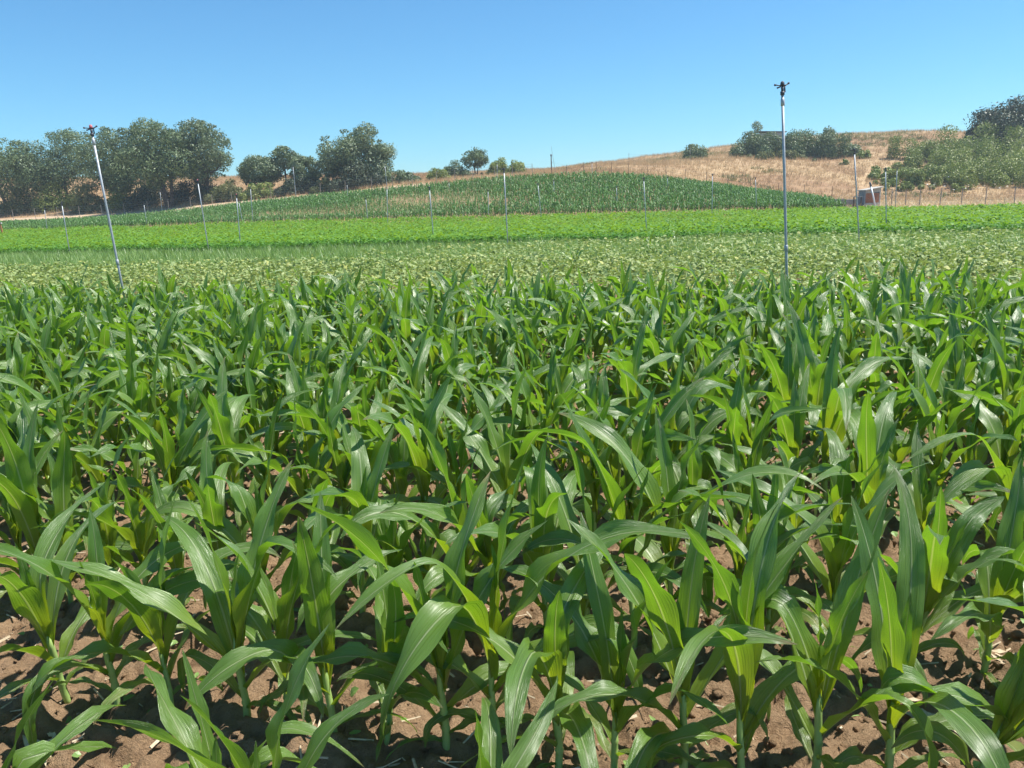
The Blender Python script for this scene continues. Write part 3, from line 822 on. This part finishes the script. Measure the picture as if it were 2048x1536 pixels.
# ------------------------------------------------------------------ trees and bushes
LEAFT = [(np.array([[-.5, -.32, 0], [.5, -.28, .05], [.55, .30, -.05], [-.45, .34, .04]]), np.array([(0, 1, 2, 3)])),
         (np.array([[-.5, 0, 0], [0, -.36, .08], [.55, 0, 0], [0, .36, -.06]]), np.array([(0, 1, 2, 3)]))]
def crown_mesh(name, clumps, nleaf, lsize, mat, seed, flat=0.75):
    g = np.random.default_rng(seed)
    C = np.array([c[0] for c in clumps]); Rr = np.array([c[1] for c in clumps])
    w = Rr ** 1.9; w = w / w.sum(); ci = g.choice(len(C), nleaf, p=w)
    d = g.normal(size=(nleaf, 3)); d /= np.linalg.norm(d, axis=1)[:, None]
    d[:, 2] += 0.15; d /= np.linalg.norm(d, axis=1)[:, None]
    rad = Rr[ci] * (0.45 + 0.55 * g.random(nleaf) ** 0.4) * (1 + 0.10 * g.normal(size=nleaf))
    P = C[ci] + d * rad[:, None] * np.array([1, 1, flat])
    cr = g.random(len(C))
    rnd = np.clip(0.55 * cr[ci] + 0.45 * g.random(nleaf), 0, 1)
    nd = d + 0.55 * g.normal(size=(nleaf, 3)); nd /= np.linalg.norm(nd, axis=1)[:, None]
    return scatter_mesh(name, LEAFT, P, lsize * g.uniform(.6, 1.4, nleaf), mat, rnd=rnd, seed=seed,
                        tilts=np.arccos(np.clip(nd[:, 2], -1, 1)), tdirs=np.arctan2(nd[:, 1], nd[:, 0]))
def tree(name, label, cat, px, v, top, width, mat, seed, trunks=1, crown_lo=0.3, nleaf=9000, lsize=.19, group=None, clump=0.185, nclump=44, kn=1.9, base_py=None, lobes=None):
    """px, top are photograph pixels of the trunk foot column and of the crown's top; width in pixels"""
    p = ground_pt(px, v); bx, by, d = project(p)
    H = (by - top) / F * d * 1.02; Wd = width / F * d
    r = random.Random(seed)
    e = empty(name, tuple(p)); tag(e, label, cat, group)
    clumps = []; sprigs = []
    lobes = lobes or [(0, 0.5, 1.0)]
    tr = MB()
    for li, (ox, lw, lh) in enumerate(lobes):        # lobe: offset in widths, half width share, height share
        n = max(8, int(nclump * lw / sum(l[1] for l in lobes)))
        cx = ox * Wd; zc = H * lh
        for i in range(n):
            for _ in range(60):
                a, b, c = r.uniform(-1, 1), r.uniform(-1, 1), r.uniform(-1, 1)
                q = a * a + b * b + c * c
                if 0.25 < q < 1: break
            z = zc * (crown_lo + (1 - crown_lo) * (0.5 + 0.5 * c) * 0.93)
            clumps.append(((cx + a * Wd * lw * .88, b * Wd * lw * .8, z), clump * Wd * r.uniform(.6, 1.25)))
        for i in range(int(n * 1.3)):
            a, b, c = r.gauss(0, 1), r.gauss(0, 1), r.gauss(.4, 1); q = math.sqrt(a * a + b * b + c * c) / r.uniform(.92, 1.07); a /= q; b /= q; c /= q
            z = zc * (crown_lo + (1 - crown_lo) * (0.5 + 0.5 * c) * 0.94)
            sprigs.append(((cx + a * Wd * lw * .95, b * Wd * lw * .85, z), clump * Wd * r.uniform(.18, .38)))
        for t in range(trunks if li == 0 else 1):
            x0 = r.uniform(-.15, .15) * (trunks - 1) * 2 + (0 if li == 0 else cx * .25)
            lean = r.uniform(-.12, .12)
            mid = (x0 + cx * .45 + lean * H, r.uniform(-.2, .2), zc * (crown_lo + .1))
            r0 = 0.028 * H
            tr.tube([(x0, 0, -.3), (x0 + cx * .15 + lean * H * .4, .05, zc * crown_lo * .5), mid], [r0, r0 * .75, r0 * .6], 8)
            for j in range(6):
                tc = clumps[-1 - r.randrange(n)][0]
                m2 = [(mid[q] * .5 + tc[q] * .5) + r.uniform(-.3, .3) for q in range(3)]
                tr.tube([mid, m2, tc], [r0 * .5, r0 * .3, r0 * .08], 6, cap=False)
    clumps += sprigs
    tr.build("trunk", M['bark'], e, True)
    link("crown", crown_mesh("crown", clumps, int(nleaf * kn * 1.2), lsize * 0.92, mat, seed), e)
    return e
def bush(name, label, cat, px, v, top, width, mat, seed, nleaf=3000, lsize=.17, group=None, depth=0.6, irregular=0.3, stems=True, ry=None):
    p = ground_pt(px, v); bx, by, d = project(p)
    H = max(.5, (by - top) / F * d) * 1.03; Wd = width / F * d; r = random.Random(seed)
    clumps = []
    for i in range(int(10 + Wd * 1.6)):
        a = r.uniform(-1, 1); b = r.uniform(-1, 1) * depth
        hh = H * math.sqrt(max(.05, 1 - a * a)) * r.uniform(1 - irregular, 1)
        cr = min(.30 * H, .22 * Wd) * r.uniform(.7, 1.2)
        x, y = a * Wd * .47, b * Wd * .47
        dz = float(gz(p[0] + x, p[1] + y)) - p[2]
        for q in (0.25, .62, 1.0): clumps.append(((x, y, dz + max(cr * .5, hh * q - cr * .75)), cr))
    e = empty(name, tuple(p)); tag(e, label, cat, group)
    if stems:
        mb = MB()
        for j in range(5):
            c = clumps[r.randrange(len(clumps))][0]
            mb.tube([(c[0] * .3, c[1] * .3, -.2), (c[0] * .7, c[1] * .7, c[2] * .5), c], [.07, .05, .015], 5, cap=False)
        mb.build("stem", M['bark'], e, True)
    link("foliage", crown_mesh("foliage", clumps, int(nleaf * 2.4), lsize * 0.98, mat, seed, 0.8), e)
    return e

GT = "oaks and trees on the left bank"
tree("oak_tree", "dark oak at the left edge of the picture, crown cut by the frame", "tree", 20, 92, 284, 150, M['oak'], 1, 1, .24, 10000, group=GT)
tree("oak_tree", "dark oak just left of the leaning pipe's tip, rounded crown", "tree", 130, 95, 268, 170, M['oak'], 2, 1, .24, 11000, group=GT, lobes=[(-.25, .32, .80), (.17, .38, 1.0)])
tree("oak_tree", "dark oak standing right behind the tall leaning pipe", "tree", 235, 93, 263, 120, M['oak'], 3, 1, .22, 11000, group=GT, lobes=[(-.05, .42, 1.0), (.25, .35, .7)])
tree("oak_tree", "tallest broad oak of the left group, dense round crown", "tree", 335, 90, 252, 150, M['oak'], 4, 2, .34, 15000, group=GT, lobes=[(-.12, .45, 1.0), (.26, .34, .86), (-.02, .3, .7)])
tree("oak_tree", "airy tall oak at the right end of the left group, sky between its branches", "tree", 415, 92, 246, 120, M['oakpale'], 5, 1, .22, 8500, group=GT, clump=.13, nclump=60, kn=1.3)
tree("oak_tree", "pale low tree just right of the dark oak group", "tree", 524, 94, 316, 84, M['oakpale'], 6, 1, .22, 5000, group=GT)
tree("oak_tree", "thin-stemmed small tree with a round tuft of crown", "tree", 575, 95, 298, 50, M['oakpale'], 7, 1, .52, 2600, group=GT, kn=1.3)
tree("oak_tree", "pale small tree with pointed top left of the broad lone oak", "tree", 614, 94, 313, 66, M['oakpale'], 8, 1, .18, 3600, group=GT)
tree("oak_tree", "broad lone oak with two domes against the sky, left of centre", "tree", 714, 94, 258, 140, M['oakpale'], 9, 2, .30, 15000, group=GT, lobes=[(-.14, .36, .94), (.19, .30, 1.0), (-.34, .17, .62), (.36, .16, .66)], kn=1.3, clump=.17, nclump=36)
tree("oak_tree", "small twin-stemmed tree on the skyline near the centre", "tree", 951, 108, 302, 54, M['oak'], 10, 2, .34, 2600, group=GT, lsize=.17, kn=1.4)
GB = "bushes under and between the left trees"
bl = [
 ("olive green bush at the left edge beneath the oaks", 45, 92, 370, 80, 'scrub', 2600), ("grey-green bush under the first oaks, left of the leaning pipe", 115, 93, 362, 80, 'bramble', 2600),
 ("rounded pale bush behind the leaning pipe", 178, 91, 356, 52, 'scrub', 2600), ("low bush right of the leaning pipe", 245, 92, 372, 60, 'bramble', 2200),
 ("dense dark bush beneath the tallest oak", 320, 93, 352, 110, 'oakdark', 4200), ("dark green bush at the foot of the airy oak", 395, 93, 346, 80, 'oakdark', 3600),
 ("yellowish scrub on the bank right of the oak group", 455, 91, 360, 70, 'scrub', 2400), ("scrub clump below the pale low tree", 520, 91, 364, 60, 'bramble', 2000),
 ("dark thicket between the thin tree and the broad lone oak", 600, 92, 350, 90, 'oakdark', 3200), ("brownish scrub left of the broad lone oak's foot", 655, 91, 354, 50, 'scrub', 1800),
 ("dark bushes at the foot of the broad lone oak", 715, 92, 322, 95, 'oakdark', 4200), ("grey bramble mound right of the broad lone oak", 795, 95, 339, 80, 'oak', 2800),
 ("round green bush on the skyline left of the small twin tree", 876, 98, 336, 46, 'bramble', 1800), ("domed grey bush behind the round green bush", 912, 106, 321, 50, 'oak', 2000),
 ("round leafy bush on the skyline near the centre pole", 1000, 104, 316, 44, 'bramble', 2200), ("green bush just right of the centre pole", 1030, 105, 318, 42, 'bramble', 1800),
 ("low dark shrubs at the foot of the small twin tree", 955, 107, 346, 70, 'oakdark', 1400)]
for i, (lab, px, v, top, w, mt, n) in enumerate(bl):
    bush("bush", lab, "bush", px, v, top, w, M[mt], 300 + i, n, group=GB)
GR = "bushes on the dry hill"
br = [
 ("small isolated bush on the hill crest", 1390, 128, 287, 46, 'oak', 1800), ("little bush low on the dry slope below the crest bush", 1380, 122, 312, 40, 'scrub', 900),
 ("left end of the dark bush row on the hill", 1500, 128, 264, 66, 'oak', 3600), ("dark bush of the hill row right in front of the hut roof", 1548, 127, 264, 66, 'oak', 3800), ("dark bush of the hill row just right of the tall upright pipe", 1600, 128, 254, 80, 'oak', 5600),
 ("right end bush of the dark row on the hill", 1665, 127, 256, 76, 'oak', 5200), ("wispy small tree rising from the left end of the hill bush row", 1512, 132, 245, 34, 'oakpale', 900),
 ("small green shrub beside the hill trail", 1728, 124, 299, 24, 'bramble', 500), ("tiny shrub on the slope left of the hill trail", 1688, 118, 318, 16, 'bramble', 300),
 ("large dark tree-like bush on the skyline at the right edge", 2022, 126, 192, 140, 'oakdark', 15000), ("dark shrub mass at the left foot of the large dark skyline bush", 1975, 127, 226, 70, 'oakdark', 5000), ("grey bush left of the large dark bush on the skyline", 1950, 128, 246, 60, 'oak', 2600),
 ("bramble thicket on the lower slope right of the trail", 1815, 100, 322, 120, 'bramble', 6500), ("bramble thicket covering the slope right of the trail top", 1845, 118, 272, 130, 'bramble', 9000),
 ("broad bramble thicket in the middle of the right slope", 1925, 116, 258, 150, 'bramble', 10000), ("bramble thicket under the large dark bush at the right edge", 2010, 120, 240, 150, 'bramble', 10000),
 ("low bramble thicket left of the right edge, above the dry grass", 1925, 102, 300, 150, 'bramble', 8000), ("low bramble thicket touching the right picture edge", 2035, 102, 288, 150, 'bramble', 8000),
 ("lowest bramble patch, just above and right of the brick shed", 1795, 96, 352, 70, 'bramble', 2600), ("low bramble patch near the white flowers", 1880, 97, 345, 90, 'bramble', 2800),
 ("low yellowish scrub in front of the hill bush row", 1560, 122, 299, 120, 'scrub', 2200)]
for i, (lab, px, v, top, w, mt, n) in enumerate(br):
    mat_ = mt == 'bramble' and w > 60
    bush("bush", lab, "bush", px, v, top + (10 if mat_ else 0), w * (1.15 if mat_ else 1), M[mt], 400 + i, n, lsize=.16 if mat_ else (.23 if mt == 'oakdark' else .19), group=GR, depth=1.1 if mat_ else .6, irregular=.45 if mat_ else .3)

# white flower heads on the slope right
P = np.array([ground_pt(random.uniform(1840, 2040), random.uniform(92, 99)) for _ in range(70)])
P[:, 2] += np.random.default_rng(3).uniform(.5, .9, len(P))
me = scatter_mesh("white_flowers", LEAFT, P, np.full(len(P), .22), M['flower'], tilt=.3, seed=5)
tag(link("white_flowers", me), "white flower heads dotted in the dry grass on the right", "flowers", kind='stuff')

# ------------------------------------------------------------------ sprinkler pipes
def pole_at(px, pyt, pxb, pyb, v, label, big=False, head=True, group="sprinkler pipes in the fields", r=.021, mat='galv'):
    b = ground_pt(pxb, v)
    bx, by, d = project(b)
    # lean: continue the seen line down to the ground
    k = (pxb - px) / (pyb - pyt); fx = pxb + k * (by - pyb)
    b = ground_pt(fx, v)
    yb = b[1]
    dr = ray(px, pyt); t = CAM + dr * (yb / dr[1])
    e = empty("sprinkler_pipe", tuple(b)); tag(e, label, "sprinkler", group)
    top = Vector(t - b)
    ax = top.normalized()
    MB().tube([-ax * .25, top * .33, top * .66, top], [r, r, r * .97, r * .95], 10).build("pipe", M[mat], e, True)
    if v < 12:
        cp = MB()
        for f_ in (.36, .97): cp.tube([top * f_ - ax * .04, top * f_ - ax * .035, top * f_ + ax * .035, top * f_ + ax * .04], [r * 1.05, r * 1.35, r * 1.35, r * 1.05], 10)
        cp.build("coupling", M[mat], e, True)
    if head:
        rot = random.uniform(-.3, .3)
        h = MB()
        h.tube([top, top + ax * .04], .026, 8).tube([top + ax * .04, top + ax * .09], [.015, .018], 8)
        c = top + ax * .10
        X = Vector((math.cos(rot), math.sin(rot), 0)); Z = Vector((0, 0, 1))
        h.tube([c, c + X * .04 + Z * .008, c + X * .075 + Z * .028], [.012, .009, .007], 7)
        h.tube([c + X * .07 + Z * .026, c + X * .086 + Z * .036], [.012, .012], 7)
        h.tube([c, c - X * .04 + Z * .006, c - X * .085 + Z * .012], [.010, .007, .006], 7)
        h.tube([c - X * .08 + Z * .011, c - X * .10 + Z * .013], [.013, .012], 7)
        h.tube([c - X * .02 - Z * .008, c - X * .065 - Z * .022], [.007, .010], 6)
        h.tube([c + X * .03 + Z * .0, c + X * .035 - Z * .07], [.008, .010], 6)
        hb = h.build("sprinkler_head", M['dark'], e, True)
        MB().tube([c + Z * .005, c + Z * .02, c + Z * .045, c + Z * .055], [.023, .025, .020, .007], 10).build("cap", M['red' if label.find('red') >= 0 else 'dark'], e, True)
    return e
PL = [
 (185,272,240,550, 10.3, "tall galvanised pipe leaning left with a red-capped sprinkler, nearest on the left", 1),
 (1565,190,1573,534, 10.4, "tall upright galvanised pipe with dark sprinkler head, nearest on the right", 1),
 (124,411,138,497, 28.8, "leaning sprinkler pipe between the left picture edge and the tall leaning pipe", 0),
 (89,420,94.5,460, 55, "short far pipe at the back of the bright crop, far left", 0),
 (288,410,294.5,454, 58, "far pipe at the edge of the bright crop right of the tall leaning pipe", 0),
 (320,384,324,420, 77, "far pipe in front of the dark bushes under the tallest oak", 0),
 (396,367,416.5,495, 27.5, "leaning pipe with small red sprinkler in front of the airy oak", 0),
 (473,395,480.6,486, 31, "pipe right of the one with the red sprinkler, among the onions", 0),
 (501,378,506,446, 56, "far pipe at the bright crop's back edge, below the pale low tree", 0),
 (478,406,486,448, 57, "thin far pipe close beside another, below the pale low tree", 0),
 (586,334,592,391, 78, "far pipe by the fence in front of the thin-stemmed tree", 0),
 (694,370,696.5,412, 74, "far pipe on the mound below the broad lone oak", 0),
 (731.6,399,735.6,441, 57, "far pipe at the foot of the mound, below the broad lone oak", 0),
 (770,333,774,376, 79, "far pipe at the fence right of the broad lone oak", 0),
 (773.8,378,775.6,449, 52, "pipe at the bright crop's back edge right of the broad lone oak", 0),
 (859,380,867,475, 33, "pipe in the bright crop's front edge, left of the centre pipe", 0),
 (898,367,899,394, 74, "short far pipe on the mound left of the small twin tree", 0),
 (976,383,977.4,433, 57, "far pipe at the mound's foot just left of the centre pipe", 0),
 (994,329,995,368, 78, "far pipe on the mound's top in front of the round leafy bush", 0),
 (1008,345,1016,494, 26.5, "slender pipe near the picture centre rising from the onions", 0),
 (1076,371,1083,438, 54, "pipe at the back of the bright crop, first right of the centre pipe", 0),
 (1107.4,363,1110,412, 68, "faint pipe halfway up the mound, right of the centre", 0),
 (1184,327,1184.7,364, 78, "short pipe near the mound's summit", 0),
 (1233,376,1235,424, 60, "faint pipe on the mound below its summit", 0),
 (1287.5,362,1293,461, 33, "pipe in the bright crop right of the mound's summit", 0),
 (1335,357,1334,399, 70, "far pipe on the mound's right shoulder", 0),
 (1425,352,1424,424, 52, "pipe at the bright crop's back edge below the dry slope", 0),
 (1511,359,1512.7,414, 58, "far pipe left of the tall upright pipe where the mound tapers", 0),
 (1708.7,308,1717.6,466, 24.5, "pipe just left of the brick shed with dark sprinkler head", 0),
 (1771,343,1772.5,445, 33, "pipe just right of the brick shed", 0),
 (1794,341,1791,412, 56, "thinner far pipe second to the right of the brick shed", 0),
]
for q in PL:
    far = q[4] > 45
    pole_at(*q[:5], q[5], big=bool(q[6]) and 'red' not in q[5], head=True, r=.017 if q[6] else (.019 if not far else .022))

# ------------------------------------------------------------------ fences
def fence(name, label, spec, h, mat, wires, group=None, r=.035, brace=()):
    """spec: list of (px, v, h)"""
    pts = [ground_pt(px, v) for px, v, _ in spec]
    o = Vector(pts[0]); e = empty(name, tuple(o)); tag(e, label, "fence")
    rr = random.Random(len(spec))
    tops = []
    for i, (p, (px, v, hh)) in enumerate(zip(pts, spec)):
        b = Vector(p) - o; hh = hh or h
        t = b + Vector((rr.uniform(-.05, .05), rr.uniform(-.04, .04), hh)); tops.append((b, t))
        mb = MB().tube([b - Vector((0, 0, .3)), b * .5 + t * .5, t], [r, r, r * .9], 6)
        mb.build("post", mat, e)
        if i in brace:
            MB().tube([b + Vector((-.9, 0, 0)), b + Vector((0, 0, hh * .8))], r * .7, 6).build("brace", mat, e)
    for w in wires:
        mb = MB(); line = []
        for i, (b, t) in enumerate(tops):
            q = b + (t - b) * w + Vector((0, -r - .006, 0)); line.append(q)
            if i < len(tops) - 1:
                q2 = tops[i + 1][0] + (tops[i + 1][1] - tops[i + 1][0]) * w + Vector((0, -r - .006, 0))
                line.append((q + q2) / 2 - Vector((0, 0, .04)))
        mb.tube(line, .007, 4); mb.build("wire", M['wire'], e)
    return e
lf = [(px, 86.6, None) for px in (-60, -14, 28, 72, 116, 160, 205, 250, 296, 338, 382, 425, 465, 504, 543, 592, 642, 691, 744, 785, 825, 873, 910, 946, 990, 1025, 1065)]
fence("wire_fence", "grey post and wire fence along the track in front of the left trees", lf, 1.35, M['greypost'], (.2, .4, .6, .8, .97), r=.03)
rf = [(1103, 84, 1.5), (1133, 84, 1.1), (1167, 84, 1.3), (1192, 84, 1.3), (1223, 84, 1.3), (1257, 84, 1.3), (1295, 84, 1.3), (1332, 84, 1.3), (1370, 84, 1.3), (1412, 84, 1.3), (1455, 84, 1.3), (1501, 83, 1.4), (1556, 81, 1.4), (1607, 79, 1.5), (1663, 77, 1.5)]
fence("wire_fence", "dark post and wire fence running down from the mound's top to the shed", rf, 1.3, M['post'], (.35, .65, .95), r=.024, brace=(2,))
rf2 = [(1783, 66, 1.3), (1811, 66, 1.2), (1839, 66, 1.2), (1879, 66, 1.35), (1922, 66, 1.35), (1970, 66, 1.35), (2028, 66, 1.35), (2085, 66, 1.35)]
fence("wire_fence", "wooden post fence right of the brick shed below the brambles", rf2, 1.3, M['greypost'], (.35, .65, .95), r=.035)
hf = [(1258, 118, 1.6), (1330, 122, 1.2), (1380, 112, 2.2)]
fence("wire_fence", "sparse thin posts on the dry slope above the mound", hf, 1.4, M['greypost'], (.9,), r=.025)
# wooden post with pale cap at the far left
p = ground_pt(6, 52); e = empty("wooden_post", tuple(p)); tag(e, "short orange-brown wooden post with a pale cap at the left edge", "post")
MB().tube([(0, 0, -.2), (0, 0, .5), (-.03, 0, 1.0)], [.07, .07, .065], 8).build("post", M['wood'], e)
MB().box((-.03, 0, 1.06), (.22, .16, .12)).build("cap", M['concrete'], e)
# dark mast on the skyline with a thin aerial
p = ground_pt(1103, 96); e = empty("mast", tuple(p)); tag(e, "dark mast with a knob on the skyline right of centre", "mast")
MB().tube([(0, 0, -.3), (0, 0, 2.0)], [.06, .055], 8).build("pole", M['post'], e)
MB().tube([(0, 0, 2.0), (0, 0, 2.08), (0, 0, 2.2), (0, 0, 2.26)], [.06, .10, .09, .03], 8).build("knob", M['dark'], e)
MB().tube([(.5, 0, 0), (.02, 0, 3.2)], [.02, .012], 5).build("stay", M['wire'], e)

# ------------------------------------------------------------------ brick pump shed
sh = ground_pt(1744, 63.0)
d = project(sh)[2]
ppm = F / d
rz = R(17)
e = empty("brick_shed", tuple(sh), rz); tag(e, "small brick pump shed with concrete frame and slanting slab roof on the right", "shed")
Wd, Dp, Hl, Hr = 40 / ppm, 0.62, 33 / ppm, 38 / ppm
t = .10
x0, x1 = -Wd / 2, Wd / 2
MB().box((x0 + .05, 0.0 + Dp / 2, Hl / 2 - .15), (.10, Dp, Hl + .3)).build("side_wall", M['grey'], e)  # left wall, shade painted in by the darker grey
MB().box((x1 - .05, 0.02 + Dp / 2, Hr / 2 - .15), (.10, Dp - .04, Hr + .3)).build("side_wall", M['concrete'], e)
MB().box((0, Dp - .06, Hl / 2 - .15), (Wd - .21, .10, Hl + .28)).build("rear_wall", M['concrete'], e)
MB().box((0, .07, .16), (Wd - .204, .12, .32 + .0)).build("plinth", M['concrete'], e)
MB().add([(x0 + .102, .01, Hl - .20), (x1 - .102, .01, Hl - .12), (x1 - .102, .01, Hr - .005), (x0 + .102, .01, Hl - .003),
          (x0 + .102, .13, Hl - .20), (x1 - .102, .13, Hl - .12), (x1 - .102, .13, Hr - .005), (x0 + .102, .13, Hl - .003)],
         [(0, 1, 2, 3), (7, 6, 5, 4), (0, 4, 5, 1), (1, 5, 6, 2), (2, 6, 7, 3), (3, 7, 4, 0)]).build("beam", M['concrete'], e)
ro = math.atan2(Hr - Hl, Wd)
MB().box((0, Dp / 2 - .06, (Hl + Hr) / 2 + .035), (Wd + .16, Dp + .22, .06), M=Matrix.Rotation(-ro, 3, 'Y')).build("roof", M['concrete'], e)
MB().box((0, .115, .32 + (Hl - .50) / 2), (Wd - .21, .03, Hl - .49)).build("mortar", M['concrete'], e)
bw, bh = .235, .068
zb = .335; rr = random.Random(4); row = 0
while zb + bh < Hl - .19:
    x = x0 + .12 - (bw / 2 if row % 2 else 0)
    while x < x1 - .14:
        a = max(x, x0 + .115); b = min(x + bw, x1 - .115)
        if b - a > .05:
            o = MB().box((0, 0, 0), (b - a - .0, .05, bh)).build("brick", M['brick'], e)
            o.location = ((a + b) / 2, .072 + rr.uniform(-.006, .006), zb + bh / 2)
        x += bw + .016
    zb += bh + .016; row += 1
# leaning white pipe in front of it
b = Vector(ground_pt(1752, 61.8)); dr = ray(1740, 366); tt = Vector(CAM + dr * (b[1] + .6) / dr[1])
e2 = empty("white_pipe", tuple(b)); tag(e2, "white plastic pipe with dark end leaning against the brick shed", "pipe")
v_ = tt - b
MB().tube([Vector((0, 0, -.1)), v_ * .5, v_ * .86], [.055, .055, .053], 10).build("tube", M['white'], e2, True)
MB().tube([v_ * .86, v_ * 1.0, v_ * 1.03 + Vector((-.03, 0, 0))], [.075, .07, .05], 8).build("end_fitting", M['dark'], e2, True)
# low concrete tank and rails left of the shed
p = ground_pt(1692, 63.5); e3 = empty("concrete_tank", tuple(p), R(6)); tag(e3, "low grey concrete water tank left of the brick shed", "tank")
w = 44 / ppm
MB().box((0, 0, .20), (w, .10, .60)).build("front_wall", M['concrete'], e3)
MB().box((0, 1.2, .20), (w, .10, .60)).build("rear_wall", M['concrete'], e3)
for sx in (-1, 1): MB().box((sx * (w / 2 - .05), .60, .20), (.10, 1.096, .59)).build("end_wall", M['concrete'], e3)
p = ground_pt(1714, 62.4); e4 = empty("water_gate", tuple(p), R(6)); tag(e4, "small dark gate frame between the tank and the shed", "gate")
for sx in (-.28, 0, .28): MB().box((sx, 0, .36), (.06, .06, .72)).build("post", M['post'], e4)
MB().box((0, 0, .75), (.70, .07, .06)).build("rail", M['concrete'], e4)
p = ground_pt(1640, 66); e5 = empty("low_wall", tuple(p), R(5)); tag(e5, "long low pale wall running left from the concrete tank", "wall")
MB().box((0, 0, .12), (3.6, .14, .40)).build("wall", M['concrete'], e5)
MB().box((0, 0, .345), (3.7, .22, .05)).build("coping", M['concrete'], e5)
# tin roof showing behind the hill bushes
p = ground_pt(1540, 142); dd = project(p)[2]; topz = (CAM + ray(1540, 262) * (p[1] / ray(1540, 262)[1]))[2] - p[2]
e6 = empty("hut", tuple(p), R(-8)); tag(e6, "hut with a low dark roof half hidden behind the hill bushes", "hut")
MB().box((0, 0, topz / 2 - .5), (4.0, 2.6, topz + .3)).build("wall", M['concrete'], e6)
MB().box((0, 0, topz - .18), (4.6, 3.0, .10), M=Matrix.Rotation(R(3), 3, 'Y')).build("roof", M['roof'], e6)

# ------------------------------------------------------------------ clods, straw and weeds on the soil
def ico():
    import bmesh
    bm = bmesh.new(); bmesh.ops.create_icosphere(bm, subdivisions=1, radius=1.0)
    V = np.array([v.co[:] for v in bm.verts]); T = np.array([[v.index for v in f.verts] for f in bm.faces]); bm.free(); return V, T
IV, IT = ico()
tm = []
for s in range(6):
    g = np.random.default_rng(s); V = IV * (1 + .28 * g.normal(size=(len(IV), 1))) * np.array([1, .85, .62]); tm.append((V, IT))
g = np.random.default_rng(77); n = 8000
xy = np.stack([g.uniform(-3.6, 3.2, n), 1.2 + 4.2 * g.random(n) ** 1.2], -1)
P = np.array([[a, b, float(sz(a, b)) + .002] for a, b in xy])
me = scatter_mesh("soil_clods", tm, P, .004 + .021 * g.random(n) ** 2.6, M['soil'], tilt=1.0, seed=78, smooth=True)
tag(link("soil_clods", me), "loose clods of brown clay between the maize rows", "clods", kind='stuff')
n = 1500
def bit(seed):
    g = np.random.default_rng(seed); L = g.uniform(.02, .09); w = g.uniform(.0015, .005)
    V = np.array([[-L / 2, -w, 0], [-L / 2, w, 0], [-L / 2, 0, w], [L / 2, -w, .004], [L / 2, w, .004], [L / 2, 0, w + .004]])
    return V, np.array([(0, 1, 2), (3, 5, 4), (0, 3, 1), (1, 3, 4), (1, 4, 2), (2, 4, 5), (2, 5, 0), (0, 5, 3)])
xy = np.stack([g.uniform(-3.6, 3.2, n), 1.2 + 4.6 * g.random(n) ** 1.1], -1)
P = np.array([[a, b, float(sz(a, b)) + .010] for a, b in xy])
me = scatter_mesh("straw_bits", [bit(s) for s in range(12)], P, g.uniform(.6, 1.5, n), M['straw'], tilt=.25, seed=79)
tag(link("straw_bits", me), "bits of pale straw and stubble lying on the soil", "straw", kind='stuff')
for (px_, py_, n_, lab_) in ((1815, 1445, 9, "bundle of dry pale maize leaves lying on the soil at the lower right"), (1985, 1345, 7, "small heap of dry straw leaves on the soil near the right edge"), (55, 1500, 5, "dry pale leaf scraps on the soil in the lower left corner")):
    dr = ray(px_, py_); q = CAM + dr * (-CAM[2] / dr[2]); rr_ = random.Random(px_)
    el_ = empty("dry_leaves", (q[0], q[1], float(sz(q[0], q[1])) + .012)); tag(el_, lab_, "dry leaves")
    for i in range(n_):
        L_ = rr_.uniform(.10, .22)
        Vv, Qq, Uu = leaf_geo(L_, rr_.uniform(.010, .022), rr_.uniform(5, 25), rr_.uniform(20, 50), 1.0, -0.9 + rr_.gauss(0, .35), 0.004 * i, 0, nseg=8, nc=2, wave=.3, twist=rr_.gauss(0, .6), bend=rr_.gauss(0, .4), fold0=30, fold1=25)
        o_ = link("leaf", fast_mesh("dry_leaf", Vv, Qq, M['straw'], True), el_); o_.location = (rr_.uniform(-.05, .05), rr_.uniform(-.04, .08), 0)
n = 700
xy = np.stack([g.uniform(-3.4, 3.0, n), 1.3 + 4.6 * g.random(n)], -1)
P = np.array([[a, b, float(sz(a, b)) + .012] for a, b in xy])
me = scatter_mesh("weeds", [broad_t(.022, .045, .1), broad_t(.012, .06, .2), broad_t(.03, .035, .1)], P, g.uniform(.5, 1.3, n), M['blade'], tilt=.5, seed=80)
tag(link("weeds", me), "tiny green weeds sprouting on the soil", "weeds", kind='stuff')
hz, nth, outh = new_mat("haze_air")
pv = N(nth, "ShaderNodeVolumePrincipled"); pv.inputs['Color'].default_value = (0.80, 0.92, 1.0, 1)
pv.inputs['Density'].default_value = 0.0006; pv.inputs['Anisotropy'].default_value = 0.2
nth.links.new(pv.outputs[0], outh.inputs['Volume'])
hb = MB().box((0, 300, 13.5), (1700, 1500, 35)).build("haze", hz)
tag(hb, "thin pale summer haze in the air", "haze", kind='stuff')
print("objects", len(bpy.data.objects))
